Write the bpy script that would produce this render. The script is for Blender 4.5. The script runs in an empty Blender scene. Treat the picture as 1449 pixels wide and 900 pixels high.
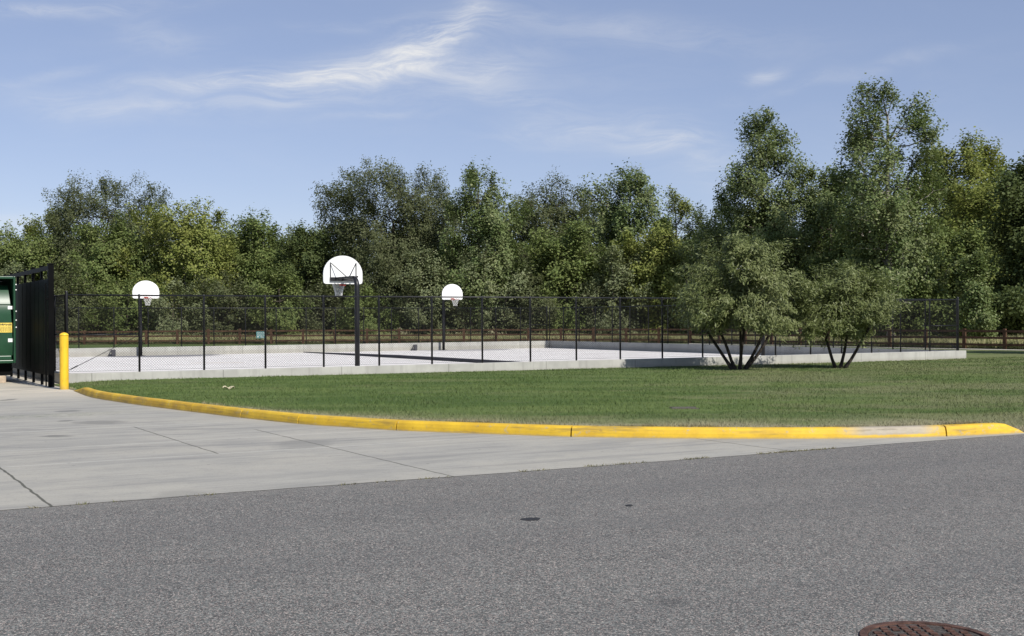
import bpy, bmesh, math, random
import numpy as np
from mathutils import Vector, Matrix

random.seed(5)
S = bpy.context.scene
COL = S.collection
# ------------------------------------------------------------------ survey
F, CX, CY, TH, EYE = 1716.0, 724.5, 452.0, 0.0053, 1.7


def ray(px, py):
    dx, dy = px - CX, py - CY
    return (dx - TH * dy) / F, (dy + TH * dx) / F


def gp(px, py, z=0.0):
    """ground point seen at a pixel of the survey photograph"""
    a, b = ray(px, py)
    y = (EYE - z) / b
    return Vector((a * y, y, z))


def at(px, Y, z=0.0):
    return Vector(((px - CX) / F * Y, Y, z))


def ztop(px, py, Y):
    return EYE - ray(px, py)[1] * Y


D = Vector((0.8646, 0.5025, 0)).normalized()
N = Vector((-D.y, D.x, 0))
L0 = Vector((-12.13, 33.02, 0))
UL, VL = 35.7, 32.75
FENCE0, FENCE1 = 0.29, 2.45


def W(u, v, z=0.0):
    p = L0 + D * u + N * v
    return Vector((p.x, p.y, z))


def uv(p):
    q = Vector((p[0], p[1], 0)) - L0
    return q.dot(D), q.dot(N)


# ------------------------------------------------------------------ helpers
def tag(o, label=None, cat=None, group=None, kind=None):
    if label: o['label'] = label
    if cat: o['category'] = cat
    if group: o['group'] = group
    if kind: o['kind'] = kind
    return o


def empty(name, loc, label=None, cat=None, group=None):
    o = bpy.data.objects.new(name, None)
    o.empty_display_size = 0.2
    o.location = loc
    COL.objects.link(o)
    return tag(o, label, cat, group)


class MB:
    def __init__(s):
        s.v, s.f = [], []

    def add(s, vs, fs):
        b = len(s.v)
        s.v += [tuple(v) for v in vs]
        s.f += [tuple(b + i for i in f) for f in fs]

    def box(s, c, ax, ay, hx, hy, z0, z1):
        """box about c (xy), half sizes hx along ax and hy along ay"""
        c = Vector((c[0], c[1], 0))
        vs = []
        for z in (z0, z1):
            for a, b in ((-1, -1), (1, -1), (1, 1), (-1, 1)):
                p = c + ax * (a * hx) + ay * (b * hy)
                vs.append((p.x, p.y, z))
        s.add(vs, [(3, 2, 1, 0), (4, 5, 6, 7), (0, 1, 5, 4), (1, 2, 6, 5), (2, 3, 7, 6), (3, 0, 4, 7)])

    def bar(s, p0, p1, w, h, up=Vector((0, 0, 1))):
        p0, p1 = Vector(p0), Vector(p1)
        d = (p1 - p0).normalized()
        if abs(d.dot(up)) > 0.99: up = Vector((1, 0, 0))
        a = d.cross(up).normalized(); b = a.cross(d).normalized()
        vs = []
        for p in (p0, p1):
            for i, j in ((-1, -1), (1, -1), (1, 1), (-1, 1)):
                vs.append(p + a * (i * w / 2) + b * (j * h / 2))
        s.add(vs, [(3, 2, 1, 0), (4, 5, 6, 7), (0, 1, 5, 4), (1, 2, 6, 5), (2, 3, 7, 6), (3, 0, 4, 7)])

    def tube(s, pts, rs, n=8, cap=True):
        pts = [Vector(p) for p in pts]
        if not hasattr(rs, '__len__'): rs = [rs] * len(pts)
        rings = []
        ref = None
        for i, p in enumerate(pts):
            d = (pts[min(i + 1, len(pts) - 1)] - pts[max(i - 1, 0)]).normalized()
            if ref is None:
                ref = Vector((1, 0, 0)) if abs(d.x) < 0.8 else Vector((0, 1, 0))
            a = (ref - d * ref.dot(d)).normalized()
            ref = a
            b = d.cross(a)
            rings.append([p + (a * math.cos(t) + b * math.sin(t)) * rs[i] for t in [2 * math.pi * k / n for k in range(n)]])
        vs = [q for r in rings for q in r]
        fs = []
        for i in range(len(pts) - 1):
            for k in range(n):
                k2 = (k + 1) % n
                fs.append((i * n + k, i * n + k2, (i + 1) * n + k2, (i + 1) * n + k))
        if cap:
            fs.append(tuple(range(n - 1, -1, -1)))
            fs.append(tuple((len(pts) - 1) * n + k for k in range(n)))
        s.add(vs, fs)

    def build(s, name, mat, parent=None, smooth=False, bevel=0.0):
        me = bpy.data.meshes.new(name)
        off = parent_world(parent)
        me.from_pydata([(x - off.x, y - off.y, z - off.z) for x, y, z in s.v], [], s.f)
        return finish(name, me, mat, parent, smooth, bevel)


def parent_world(p):
    off = Vector((0, 0, 0))
    while p is not None:
        off = off + p.location
        p = p.parent
    return off


def finish(name, me, mat, parent=None, smooth=False, bevel=0.0):
    if mat: me.materials.append(mat)
    o = bpy.data.objects.new(name, me)
    COL.objects.link(o)
    if parent is not None: o.parent = parent
    if smooth:
        me.polygons.foreach_set('use_smooth', [True] * len(me.polygons))
    if bevel:
        m = o.modifiers.new('edge', 'BEVEL'); m.width = bevel; m.segments = 2; m.limit_method = 'ANGLE'
    return o


def np_mesh(name, V, Fc):
    """V (n,3); Fc (m,k) with a constant k"""
    me = bpy.data.meshes.new(name)
    V = np.ascontiguousarray(V, dtype=np.float32); Fc = np.ascontiguousarray(Fc, dtype=np.int32)
    m, k = Fc.shape
    me.vertices.add(len(V)); me.vertices.foreach_set('co', V.ravel())
    me.loops.add(m * k); me.loops.foreach_set('vertex_index', Fc.ravel())
    me.polygons.add(m)
    me.polygons.foreach_set('loop_start', np.arange(m, dtype=np.int32) * k)
    me.polygons.foreach_set('loop_total', np.full(m, k, dtype=np.int32))
    me.update(calc_edges=True)
    return me


# ------------------------------------------------------------------ materials
class NT:
    def __init__(s, nt): s.nt = nt

    def n(s, t, **kw):
        nd = s.nt.nodes.new(t)
        for k, v in kw.items():
            if k in nd.inputs: s.put(nd.inputs[k], v)
            else: setattr(nd, k, v)
        return nd

    def put(s, sock, v):
        if isinstance(v, bpy.types.NodeSocket): s.nt.links.new(v, sock)
        else:
            if sock.type == 'RGBA' and len(v) == 3: v = (*v, 1)
            sock.default_value = v

    def m(s, op, a, b=0.0, c=None, clamp=False):
        nd = s.nt.nodes.new('ShaderNodeMath'); nd.operation = op; nd.use_clamp = clamp
        s.put(nd.inputs[0], a); s.put(nd.inputs[1], b)
        if c is not None: s.put(nd.inputs[2], c)
        return nd.outputs[0]

    def mix(s, f, a, b, mode='MIX'):
        nd = s.nt.nodes.new('ShaderNodeMix'); nd.data_type = 'RGBA'; nd.blend_type = mode
        s.put(nd.inputs['Factor'], f); s.put(nd.inputs[6], a); s.put(nd.inputs[7], b)
        return nd.outputs[2]

    def ramp(s, f, lo, hi):
        if lo > hi:
            return s.m('SUBTRACT', 1.0, s.ramp(f, hi, lo), clamp=True)
        nd = s.nt.nodes.new('ShaderNodeMapRange'); nd.interpolation_type = 'SMOOTHSTEP'
        s.put(nd.inputs[0], f); nd.inputs[1].default_value = lo; nd.inputs[2].default_value = hi
        return nd.outputs[0]

    def noise(s, vec, scale, detail=4.0, rough=0.55, dist=0.0):
        nd = s.nt.nodes.new('ShaderNodeTexNoise')
        if vec is not None: s.put(nd.inputs['Vector'], vec)
        nd.inputs['Scale'].default_value = scale; nd.inputs['Detail'].default_value = detail
        nd.inputs['Roughness'].default_value = rough; nd.inputs['Distortion'].default_value = dist
        return nd.outputs[0]

    def vor(s, vec, scale, feature='F1'):
        nd = s.nt.nodes.new('ShaderNodeTexVoronoi'); nd.feature = feature
        s.put(nd.inputs['Vector'], vec); nd.inputs['Scale'].default_value = scale
        return nd

    def map(s, vec, loc=(0, 0, 0), rot=0.0, sc=(1, 1, 1)):
        nd = s.nt.nodes.new('ShaderNodeMapping')
        s.put(nd.inputs['Vector'], vec)
        nd.inputs['Location'].default_value = loc; nd.inputs['Rotation'].default_value = (0, 0, rot)
        nd.inputs['Scale'].default_value = sc
        return nd.outputs[0]

    def pos(s):
        return s.nt.nodes.new('ShaderNodeNewGeometry').outputs['Position']


def mat(name, rough=0.8, spec=0.3, metal=0.0):
    m = bpy.data.materials.new(name); m.use_nodes = True
    nt = m.node_tree
    b = nt.nodes['Principled BSDF']
    b.inputs['Roughness'].default_value = rough
    b.inputs['Specular IOR Level'].default_value = spec
    b.inputs['Metallic'].default_value = metal
    return m, NT(nt), b


def bump(t, b, h, strength=0.3, dist=0.01):
    nd = t.n('ShaderNodeBump'); nd.inputs['Strength'].default_value = strength; nd.inputs['Distance'].default_value = dist
    t.put(nd.inputs['Height'], h); t.nt.links.new(nd.outputs[0], b.inputs['Normal'])


def simple(name, col, rough=0.6, spec=0.3, metal=0.0, var=0.15, scale=3.0, bmp=0.0):
    m, t, b = mat(name, rough, spec, metal)
    p = t.pos()
    n = t.noise(p, scale, 6)
    c2 = tuple(c * (1 - var) for c in col); c1 = tuple(min(1, c * (1 + var)) for c in col)
    t.put(b.inputs['Base Color'], t.mix(t.ramp(n, 0.3, 0.7), c1, c2))
    if bmp: bump(t, b, t.noise(p, scale * 12, 3), bmp, 0.01)
    return m


ROT = math.atan2(D.y, D.x)


def uvcoord(t):
    """position turned into the (along the fence, across) frame"""
    p = t.pos()
    nd = t.n('ShaderNodeVectorRotate'); nd.rotation_type = 'Z_AXIS'
    t.put(nd.inputs['Vector'], p); nd.inputs['Angle'].default_value = -ROT
    nd.inputs['Center'].default_value = (L0.x, L0.y, 0)
    sb = t.n('ShaderNodeVectorMath', operation='SUBTRACT')
    t.put(sb.inputs[0], nd.outputs[0]); sb.inputs[1].default_value = (L0.x, L0.y, 0)
    sp = t.n('ShaderNodeSeparateXYZ'); t.put(sp.inputs[0], sb.outputs[0])
    return sb.outputs[0], sp.outputs[0], sp.outputs[1]


BV0 = uv(gp(73, 717))[1]


def m_asphalt():
    m, t, b = mat('asphalt', 0.85, 0.25)
    p = t.pos()
    v = t.vor(p, 88.0); sp = t.n('ShaderNodeSeparateColor'); t.put(sp.inputs[0], v.outputs['Color'])
    v2 = t.vor(p, 170.0); sp2 = t.n('ShaderNodeSeparateColor'); t.put(sp2.inputs[0], v2.outputs['Color'])
    v3 = t.vor(p, 38.0); sp3 = t.n('ShaderNodeSeparateColor'); t.put(sp3.inputs[0], v3.outputs['Color'])
    big = t.noise(t.map(p, rot=-ROT, sc=(0.5, 1.6, 1)), 0.9, 6, 0.62)
    base = t.mix(t.ramp(big, 0.3, 0.7), (0.080, 0.083, 0.078), (0.115, 0.119, 0.111))
    patch = t.noise(p, 6.0, 6, 0.65)
    base = t.mix(t.ramp(patch, 0.4, 0.7), base, (0.123, 0.126, 0.117))
    c = t.mix(t.m('MULTIPLY', t.ramp(sp.outputs[0], 0.5, 1.0), 0.9), base, (0.255, 0.26, 0.242))
    c = t.mix(t.m('MULTIPLY', t.ramp(sp.outputs[1], 0.6, 0.98), 0.75), c, (0.045, 0.035, 0.036))
    c = t.mix(t.m('MULTIPLY', t.ramp(sp2.outputs[0], 0.78, 1.0), 0.95), c, (0.50, 0.41, 0.36))
    c = t.mix(t.m('MULTIPLY', t.ramp(sp2.outputs[1], 0.7, 1.0), 0.6), c, (0.035, 0.035, 0.036))
    stone = t.m('MULTIPLY', t.ramp(sp3.outputs[0], 0.93, 0.97), t.ramp(v3.outputs['Distance'], 0.42, 0.25))
    c = t.mix(t.m('MULTIPLY', stone, 0.9), c, (0.42, 0.39, 0.34))
    pit = t.m('MULTIPLY', t.ramp(sp3.outputs[1], 0.95, 0.98), t.ramp(v3.outputs['Distance'], 0.42, 0.25))
    c = t.mix(t.m('MULTIPLY', pit, 0.8), c, (0.03, 0.03, 0.03))
    # wheel lanes polished a little darker, oil drips, dust gathered at the seam
    q, u, v_ = uvcoord(t)
    for lv in (-2.0, -3.7, -6.3):
        ln = t.ramp(t.m('ABSOLUTE', t.m('SUBTRACT', t.m('SUBTRACT', v_, BV0), lv)), 0.75, 0.1)
        c = t.mix(t.m('MULTIPLY', ln, t.m('MULTIPLY', t.ramp(big, 0.3, 0.7), 0.22)), c, (0.07, 0.07, 0.072))
    du = t.ramp(t.m('ADD', t.m('SUBTRACT', v_, BV0), t.m('MULTIPLY', t.m('SUBTRACT', patch, 0.5), 1.2)), -0.75, 0.15)
    c = t.mix(t.m('MULTIPLY', du, 0.35), c, (0.2, 0.19, 0.17))
    dr = t.vor(p, 0.8); sd_ = t.n('ShaderNodeSeparateColor'); t.put(sd_.inputs[0], dr.outputs['Color'])
    oil = t.m('MULTIPLY', t.ramp(t.m('ADD', dr.outputs['Distance'], t.m('MULTIPLY', patch, 0.12)), 0.2, 0.1), t.ramp(sd_.outputs[0], 0.6, 0.7))
    c = t.mix(t.m('MULTIPLY', oil, 0.35), c, (0.05, 0.05, 0.05))
    t.put(b.inputs['Base Color'], c)
    bump(t, b, t.m('ADD', t.m('MULTIPLY', v.outputs['Distance'], -1.0), t.m('MULTIPLY', sp2.outputs[0], 0.4)), 0.35, 0.005)
    return m


def joint(t, coord, value, wdt, wob):
    d = t.m('ABSOLUTE', t.m('SUBTRACT', t.m('ADD', coord, wob), value))
    return t.m('SUBTRACT', 1.0, t.ramp(d, wdt * 0.5, wdt), clamp=True)


BU, BV = uv(gp(73, 717))
JU = [0.0, 2.6, 4.1]
JV = [3.5, 5.4, 8.2]


def m_apron():
    m, t, b = mat('driveway_concrete', 0.85, 0.25)
    q, u, v = uvcoord(t)
    p = t.pos()
    st = t.noise(t.map(q, sc=(0.35, 2.2, 1)), 1.3, 8, 0.66, 0.6)
    bl = t.noise(p, 0.55, 8, 0.66)
    fine = t.noise(p, 40, 4, 0.6)
    med = t.noise(p, 5.0, 7, 0.7)
    c = t.mix(t.ramp(st, 0.32, 0.68), (0.352, 0.338, 0.298), (0.268, 0.260, 0.236))
    c = t.mix(t.m('MULTIPLY', t.ramp(bl, 0.42, 0.62), 0.7), c, (0.375, 0.355, 0.305))
    c = t.mix(t.m('MULTIPLY', t.ramp(med, 0.5, 0.72), 0.4), c, (0.24, 0.235, 0.22))
    far = t.ramp(t.m('ADD', v, t.m('MULTIPLY', t.m('SUBTRACT', bl, 0.5), 5.0)), -8.0, -4.0)
    c = t.mix(t.m('MULTIPLY', far, 0.8), c, t.mix(t.ramp(bl, 0.3, 0.7), (0.60, 0.535, 0.43), (0.44, 0.405, 0.335)))
    c = t.mix(t.m('MULTIPLY', t.ramp(fine, 0.5, 0.75), 0.4), c, (0.19, 0.18, 0.165))
    # tyre-darkened lane that follows the kerb
    lane = t.m('MULTIPLY', t.ramp(t.noise(t.map(q, rot=0.15, sc=(0.22, 3.4, 1), loc=(3, 1, 0)), 1.1, 6, 0.6, 0.3), 0.54, 0.66), 0.42)
    c = t.mix(lane, c, (0.20, 0.195, 0.185))
    # tyre arcs
    cen = W(BU + 6.0, BV + 14.0)
    sub = t.n('ShaderNodeVectorMath', operation='DISTANCE'); t.put(sub.inputs[0], p); sub.inputs[1].default_value = (cen.x, cen.y, 0)
    dd = sub.outputs[1]
    for r0, wdt in ((9.9, 0.16), (11.5, 0.14), (8.2, 0.12), (7.3, 0.18)):
        a = t.m('SUBTRACT', 1.0, t.ramp(t.m('ABSOLUTE', t.m('SUBTRACT', dd, r0)), 0.0, wdt), clamp=True)
        a = t.m('MULTIPLY', a, t.ramp(t.noise(p, 0.7, 3), 0.42, 0.66))
        tread = t.ramp(t.m('SINE', t.m('MULTIPLY', dd, 110.0)), -0.5, 0.5)
        a = t.m('MULTIPLY', a, t.m('ADD', t.m('MULTIPLY', tread, 0.25), 0.25))
        c = t.mix(a, c, (0.14, 0.14, 0.14))
    # green-grey clippings strip near the screen
    g = gp(50, 589); gu, gv = uv(g)
    e = t.m('MULTIPLY', t.m('SUBTRACT', 1.0, t.ramp(t.m('ABSOLUTE', t.m('SUBTRACT', v, gv)), 0.1, 0.75), clamp=True),
            t.m('SUBTRACT', 1.0, t.ramp(u, gu + 0.6, gu + 2.4), clamp=True))
    e = t.m('MULTIPLY', e, t.ramp(t.noise(t.map(q, sc=(1, 4, 1)), 5, 6, 0.7), 0.47, 0.62))
    c = t.mix(t.m('MULTIPLY', e, 0.8), c, (0.14, 0.16, 0.10))
    wob = t.m('MULTIPLY', t.m('SUBTRACT', t.noise(p, 3.0, 4), 0.5), 0.05)
    vb = t.m('SUBTRACT', v, BV)
    for k, va, vz in ((0.0, -1, 7.4), (2.6, 3.5, 8.2), (4.1, -1, 6.6), (8.9, -1, 3.2)):
        a = joint(t, t.m('SUBTRACT', u, BU), k, 0.019, wob)
        a = t.m('MULTIPLY', a, t.m('MULTIPLY', t.ramp(vb, va - .03, va + .03), t.ramp(vb, vz + .2, vz - .2)))
        c = t.mix(t.m('MULTIPLY', a, 0.85 if k == 0 else 0.7), c, (0.06, 0.06, 0.045))
    for k in JV:
        a = joint(t, t.m('SUBTRACT', v, BV), k, 0.03, t.m('MULTIPLY', wob, 0.5))
        lim = t.ramp(t.m('SUBTRACT', u, BU), -8.0, -7.5)
        c = t.mix(t.m('MULTIPLY', t.m('MULTIPLY', a, lim), 0.55), c, (0.50, 0.48, 0.43))
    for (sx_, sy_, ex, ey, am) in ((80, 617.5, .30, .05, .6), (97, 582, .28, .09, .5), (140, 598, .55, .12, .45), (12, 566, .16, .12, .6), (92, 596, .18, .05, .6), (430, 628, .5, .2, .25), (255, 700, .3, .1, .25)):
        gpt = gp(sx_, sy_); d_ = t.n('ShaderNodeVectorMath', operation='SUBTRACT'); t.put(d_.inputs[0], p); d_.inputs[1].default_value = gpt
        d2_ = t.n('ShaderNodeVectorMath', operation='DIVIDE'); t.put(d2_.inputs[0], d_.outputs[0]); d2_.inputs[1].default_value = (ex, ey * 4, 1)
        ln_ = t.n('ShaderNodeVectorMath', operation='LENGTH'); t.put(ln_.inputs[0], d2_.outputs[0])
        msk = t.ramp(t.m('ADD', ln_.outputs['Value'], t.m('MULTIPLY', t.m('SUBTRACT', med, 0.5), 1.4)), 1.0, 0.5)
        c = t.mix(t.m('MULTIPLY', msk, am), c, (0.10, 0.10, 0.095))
    spot = t.vor(p, 2.2)
    sp = t.ramp(spot.outputs['Distance'], 0.05, 0.025)
    sp = t.m('SUBTRACT', 1.0, t.ramp(spot.outputs['Distance'], 0.03, 0.07), clamp=True)
    c = t.mix(t.m('MULTIPLY', sp, 0.5), c, (0.12, 0.12, 0.115))
    t.put(b.inputs['Base Color'], c)
    bump(t, b, fine, 0.25, 0.004)
    return m


def m_court():
    m, t, b = mat('court_concrete', 0.8, 0.25)
    q, u, v = uvcoord(t)
    p = t.pos()
    n = t.noise(t.map(q, sc=(0.6, 1.4, 1)), 0.35, 7, 0.6)
    c = t.mix(t.ramp(n, 0.33, 0.68), (0.73, 0.705, 0.675), (0.65, 0.615, 0.585))
    n2 = t.noise(p, 2.5, 6, 0.65)
    c = t.mix(t.m('MULTIPLY', t.ramp(n2, 0.48, 0.72), 0.35), c, (0.50, 0.46, 0.44))
    # dark grey patches on the floor at the far hoops
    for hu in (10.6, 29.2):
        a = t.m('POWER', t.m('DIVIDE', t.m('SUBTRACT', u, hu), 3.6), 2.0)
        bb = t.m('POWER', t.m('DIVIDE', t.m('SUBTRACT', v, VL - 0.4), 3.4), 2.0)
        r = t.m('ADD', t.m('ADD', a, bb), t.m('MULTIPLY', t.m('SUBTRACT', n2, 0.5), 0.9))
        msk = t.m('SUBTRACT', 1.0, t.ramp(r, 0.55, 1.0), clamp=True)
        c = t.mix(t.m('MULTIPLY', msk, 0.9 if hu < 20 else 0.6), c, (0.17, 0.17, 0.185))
    for k in range(1, 6):
        a = joint(t, u, k * 6.0, 0.03, 0.0)
        c = t.mix(t.m('MULTIPLY', a, 0.5), c, (0.2, 0.19, 0.18))
    t.put(b.inputs['Base Color'], c)
    bump(t, b, t.noise(p, 30, 3), 0.2, 0.003)
    return m


def m_wall():
    m, t, b = mat('cast_concrete', 0.85, 0.25)
    q, u, v = uvcoord(t)
    p = t.pos()
    sp = t.n('ShaderNodeSeparateXYZ'); t.put(sp.inputs[0], p)
    n = t.noise(p, 1.1, 7, 0.65)
    c = t.mix(t.ramp(n, 0.3, 0.7), (0.44, 0.435, 0.40), (0.34, 0.335, 0.31))
    drip = t.noise(t.map(q, sc=(5, 5, 0.35)), 1.2, 5, 0.6)
    c = t.mix(t.m('MULTIPLY', t.ramp(drip, 0.5, 0.68), 0.4), c, (0.24, 0.235, 0.215))
    low = t.m('SUBTRACT', 1.0, t.ramp(t.m('ADD', sp.outputs[2], t.m('MULTIPLY', n, 0.1)), 0.03, 0.17), clamp=True)
    c = t.mix(t.m('MULTIPLY', low, 0.35), c, (0.25, 0.235, 0.19))
    sn = t.m('ABSOLUTE', t.m('SUBTRACT', t.m('FRACT', t.m('DIVIDE', t.m('ADD', u, 1.2), 3.66)), 0.5))
    a = t.m('SUBTRACT', 1.0, t.ramp(sn, 0.001, 0.006), clamp=True)
    c = t.mix(t.m('MULTIPLY', a, 0.6), c, (0.10, 0.10, 0.09))
    t.put(b.inputs['Base Color'], c)
    bump(t, b, t.noise(p, 25, 4), 0.3, 0.006)
    return m


def m_kerb():
    m, t, b = mat('yellow_kerb_paint', 0.6, 0.35)
    p = t.pos()
    sp = t.n('ShaderNodeSeparateXYZ'); t.put(sp.inputs[0], p)
    n = t.noise(p, 2.5, 7, 0.65)
    c = t.mix(t.ramp(n, 0.3, 0.72), (0.70, 0.455, 0.03), (0.54, 0.335, 0.028))
    n2 = t.noise(p, 14, 6, 0.7)
    c = t.mix(t.m('MULTIPLY', t.ramp(n2, 0.58, 0.7), 0.55), c, (0.30, 0.18, 0.03))
    ln = t.ramp(sp.outputs[0], -6.5, -4.0)
    c = t.mix(t.m('MULTIPLY', t.m('SUBTRACT', 1.0, ln), t.m('MULTIPLY', t.ramp(n, 0.3, 0.6), 0.5)), c, (0.42, 0.235, 0.02))  # left stretch browner: dirt plus shade painted onto its face
    # bare patch near the end of the kerb, on the upper half of its face
    a0, a1 = gp(1165, 613).x, gp(1300, 611).x
    mk = t.m('MULTIPLY', t.ramp(sp.outputs[0], a0 - 0.1, a0 + 0.45), t.m('SUBTRACT', 1.0, t.ramp(sp.outputs[0], a1 - 0.3, a1 + 0.15), clamp=True))
    zz = t.ramp(t.m('ADD', sp.outputs[2], t.m('MULTIPLY', t.m('SUBTRACT', n2, 0.5), 0.05)), 0.035, 0.065)
    c = t.mix(t.m('MULTIPLY', t.m('MULTIPLY', mk, zz), 0.9), c, t.mix(n2, (0.27, 0.25, 0.22), (0.42, 0.385, 0.33)))
    # black scuffs beside it
    sc = t.noise(t.map(p, sc=(0.8, 0.8, 9)), 3, 5, 0.6)
    s0 = t.m('MULTIPLY', t.ramp(sp.outputs[0], a0 - 0.9, a0 - 0.1), t.m('SUBTRACT', 1.0, t.ramp(sp.outputs[0], a1 + 0.1, a1 + 0.9), clamp=True))
    c = t.mix(t.m('MULTIPLY', t.m('MULTIPLY', s0, t.ramp(sc, 0.55, 0.68)), 0.55), c, (0.12, 0.10, 0.07))
    ch = t.noise(p, 7.0, 8, 0.75)
    c = t.mix(t.m('MULTIPLY', t.ramp(ch, 0.575, 0.64), 0.6), c, (0.40, 0.35, 0.25))
    rub = t.noise(t.map(p, sc=(0.5, 0.5, 6), loc=(4, 2, 0)), 2.2, 6, 0.65)
    c = t.mix(t.m('MULTIPLY', t.ramp(rub, 0.52, 0.68), 0.5), c, (0.17, 0.125, 0.06))
    dirt = t.m('SUBTRACT', 1.0, t.ramp(t.m('ADD', sp.outputs[2], t.m('MULTIPLY', n2, 0.05)), 0.02, 0.065), clamp=True)
    c = t.mix(t.m('MULTIPLY', dirt, 0.75), c, (0.27, 0.23, 0.15))
    t.put(b.inputs['Base Color'], c)
    bump(t, b, n2, 0.3, 0.006)
    return m


def m_lawn():
    m, t, b = mat('lawn_turf', 0.95, 0.1)
    q, u, v = uvcoord(t)
    p = t.pos()
    c = lawn_colour(t, p, v)
    t.put(b.inputs['Base Color'], c)
    bump(t, b, t.noise(p, 35, 4, 0.7), 0.7, 0.03)
    return m


def lawn_colour(t, p, v):
    st = t.noise(t.map(p, rot=-0.25, sc=(0.35, 1.5, 1)), 0.42, 5, 0.6)
    c = t.mix(t.ramp(st, 0.36, 0.64), (0.068, 0.108, 0.030), (0.112, 0.152, 0.048))
    n = t.noise(p, 0.8, 6, 0.65)
    c = t.mix(t.m('MULTIPLY', t.ramp(n, 0.5, 0.74), 0.5), c, (0.125, 0.15, 0.06))
    n3 = t.noise(t.map(p, rot=0.1, sc=(0.6, 1.2, 1), loc=(7, 3, 0)), 0.33, 7, 0.68)
    sx = t.n('ShaderNodeSeparateXYZ'); t.put(sx.inputs[0], p)
    side_ = t.m('ADD', t.m('MULTIPLY', t.ramp(sx.outputs[0], 1.0, 9.0), 0.12), 0.0)
    c = t.mix(t.m('MULTIPLY', t.ramp(t.m('ADD', n3, side_), 0.52, 0.70), 0.55), c, (0.19, 0.185, 0.10))
    c = t.mix(t.m('MULTIPLY', t.ramp(t.noise(p, 4.5, 4, 0.7), 0.55, 0.75), 0.3), c, (0.032, 0.055, 0.02))
    # dry margin beside the kerb
    at_ = t.n('ShaderNodeAttribute'); at_.attribute_name = 'dry'
    d2 = t.m('POWER', at_.outputs['Fac'], 1.5)
    dm = t.m('MULTIPLY', d2, t.ramp(t.m('ADD', n, t.m('MULTIPLY', n3, 0.5)), 0.42, 0.85))
    dm = t.m('ADD', dm, t.m('MULTIPLY', t.m('POWER', at_.outputs['Fac'], 6.0), 0.55), clamp=True)
    return t.mix(dm, c, (0.285, 0.258, 0.165))


def m_blade():
    m, t, b = mat('grass_blade', 0.8, 0.15)
    q, u, v = uvcoord(t)
    p = t.pos()
    c = lawn_colour(t, p, v)
    g = t.n('ShaderNodeNewGeometry').outputs['Random Per Island']
    c = t.mix(t.m('MULTIPLY', t.ramp(g, 0.55, 1.0), 0.4), c, (0.14, 0.175, 0.065))
    c = t.mix(t.m('MULTIPLY', t.ramp(g, 0.2, 0.0), 0.4), c, (0.04, 0.07, 0.018))
    t.put(b.inputs['Base Color'], c)
    return m


def m_leaf(name, c1, c2, c3, trans=0.36, rough=0.6, spec=0.2):
    m, t, b = mat(name, rough, spec)
    g = t.n('ShaderNodeNewGeometry').outputs['Random Per Island']
    c = t.mix(t.ramp(g, 0.0, 0.7), c1, c2)
    c = t.mix(t.ramp(g, 0.8, 1.0), c, c3)
    n = t.noise(t.pos(), 0.35, 4, 0.6)
    c = t.mix(t.m('MULTIPLY', t.ramp(n, 0.4, 0.7), 0.45), c, c3)
    t.put(b.inputs['Base Color'], c)
    tr = t.n('ShaderNodeBsdfTranslucent')
    t.put(tr.inputs[0], t.mix(0.5, c, (0.13, 0.17, 0.03)))
    ms = t.n('ShaderNodeMixShader'); ms.inputs[0].default_value = trans
    out = t.nt.nodes['Material Output']
    t.nt.links.new(b.outputs[0], ms.inputs[1]); t.nt.links.new(tr.outputs[0], ms.inputs[2])
    t.nt.links.new(ms.outputs[0], out.inputs[0])
    return m


def m_bark(name, c1, c2):
    m, t, b = mat(name, 0.9, 0.15)
    p = t.pos()
    n = t.noise(t.map(p, sc=(1, 1, 0.25)), 9, 6, 0.65)
    t.put(b.inputs['Base Color'], t.mix(t.ramp(n, 0.35, 0.65), c1, c2))
    bump(t, b, n, 0.6, 0.03)
    return m


M = {}
M['asphalt'] = m_asphalt(); M['apron'] = m_apron(); M['court'] = m_court(); M['wall'] = m_wall()
M['kerb'] = m_kerb(); M['lawn'] = m_lawn(); M['blade'] = m_blade()
M['black'] = simple('black_vinyl', (0.012, 0.012, 0.014), 0.42, 0.4, 0, 0.25, 2)
M['wire'] = simple('black_wire', (0.010, 0.010, 0.011), 0.6, 0.2)
M['blackpaint'] = simple('black_painted_steel', (0.0026, 0.0027, 0.003), 0.55, 0.06, 0, 0.3, 1.5)
M['white'] = simple('white_enamel', (0.76, 0.765, 0.76), 0.5, 0.4, 0, 0.03, 2)
M['orange'] = simple('red_orange_rim', (0.33, 0.045, 0.03), 0.5)
M['net'] = simple('white_net', (0.7, 0.7, 0.68), 0.8)
def m_bollard():
    m, t, b = mat('bollard_yellow', 0.4, 0.4)
    p = t.pos(); sp = t.n('ShaderNodeSeparateXYZ'); t.put(sp.inputs[0], p)
    n = t.noise(t.map(p, sc=(1, 1, .35)), 9, 7, 0.7)
    c = t.mix(t.ramp(n, .3, .7), (0.80, 0.515, 0.03), (0.70, 0.43, 0.025))
    c = t.mix(t.m('MULTIPLY', t.ramp(n, .62, .7), .5), c, (.34, .24, .08))
    lowd = t.ramp(t.m('ADD', sp.outputs[2], t.m('MULTIPLY', n, .25)), .32, .08)
    c = t.mix(t.m('MULTIPLY', lowd, .55), c, (.26, .2, .09))
    t.put(b.inputs['Base Color'], c)
    return m


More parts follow.
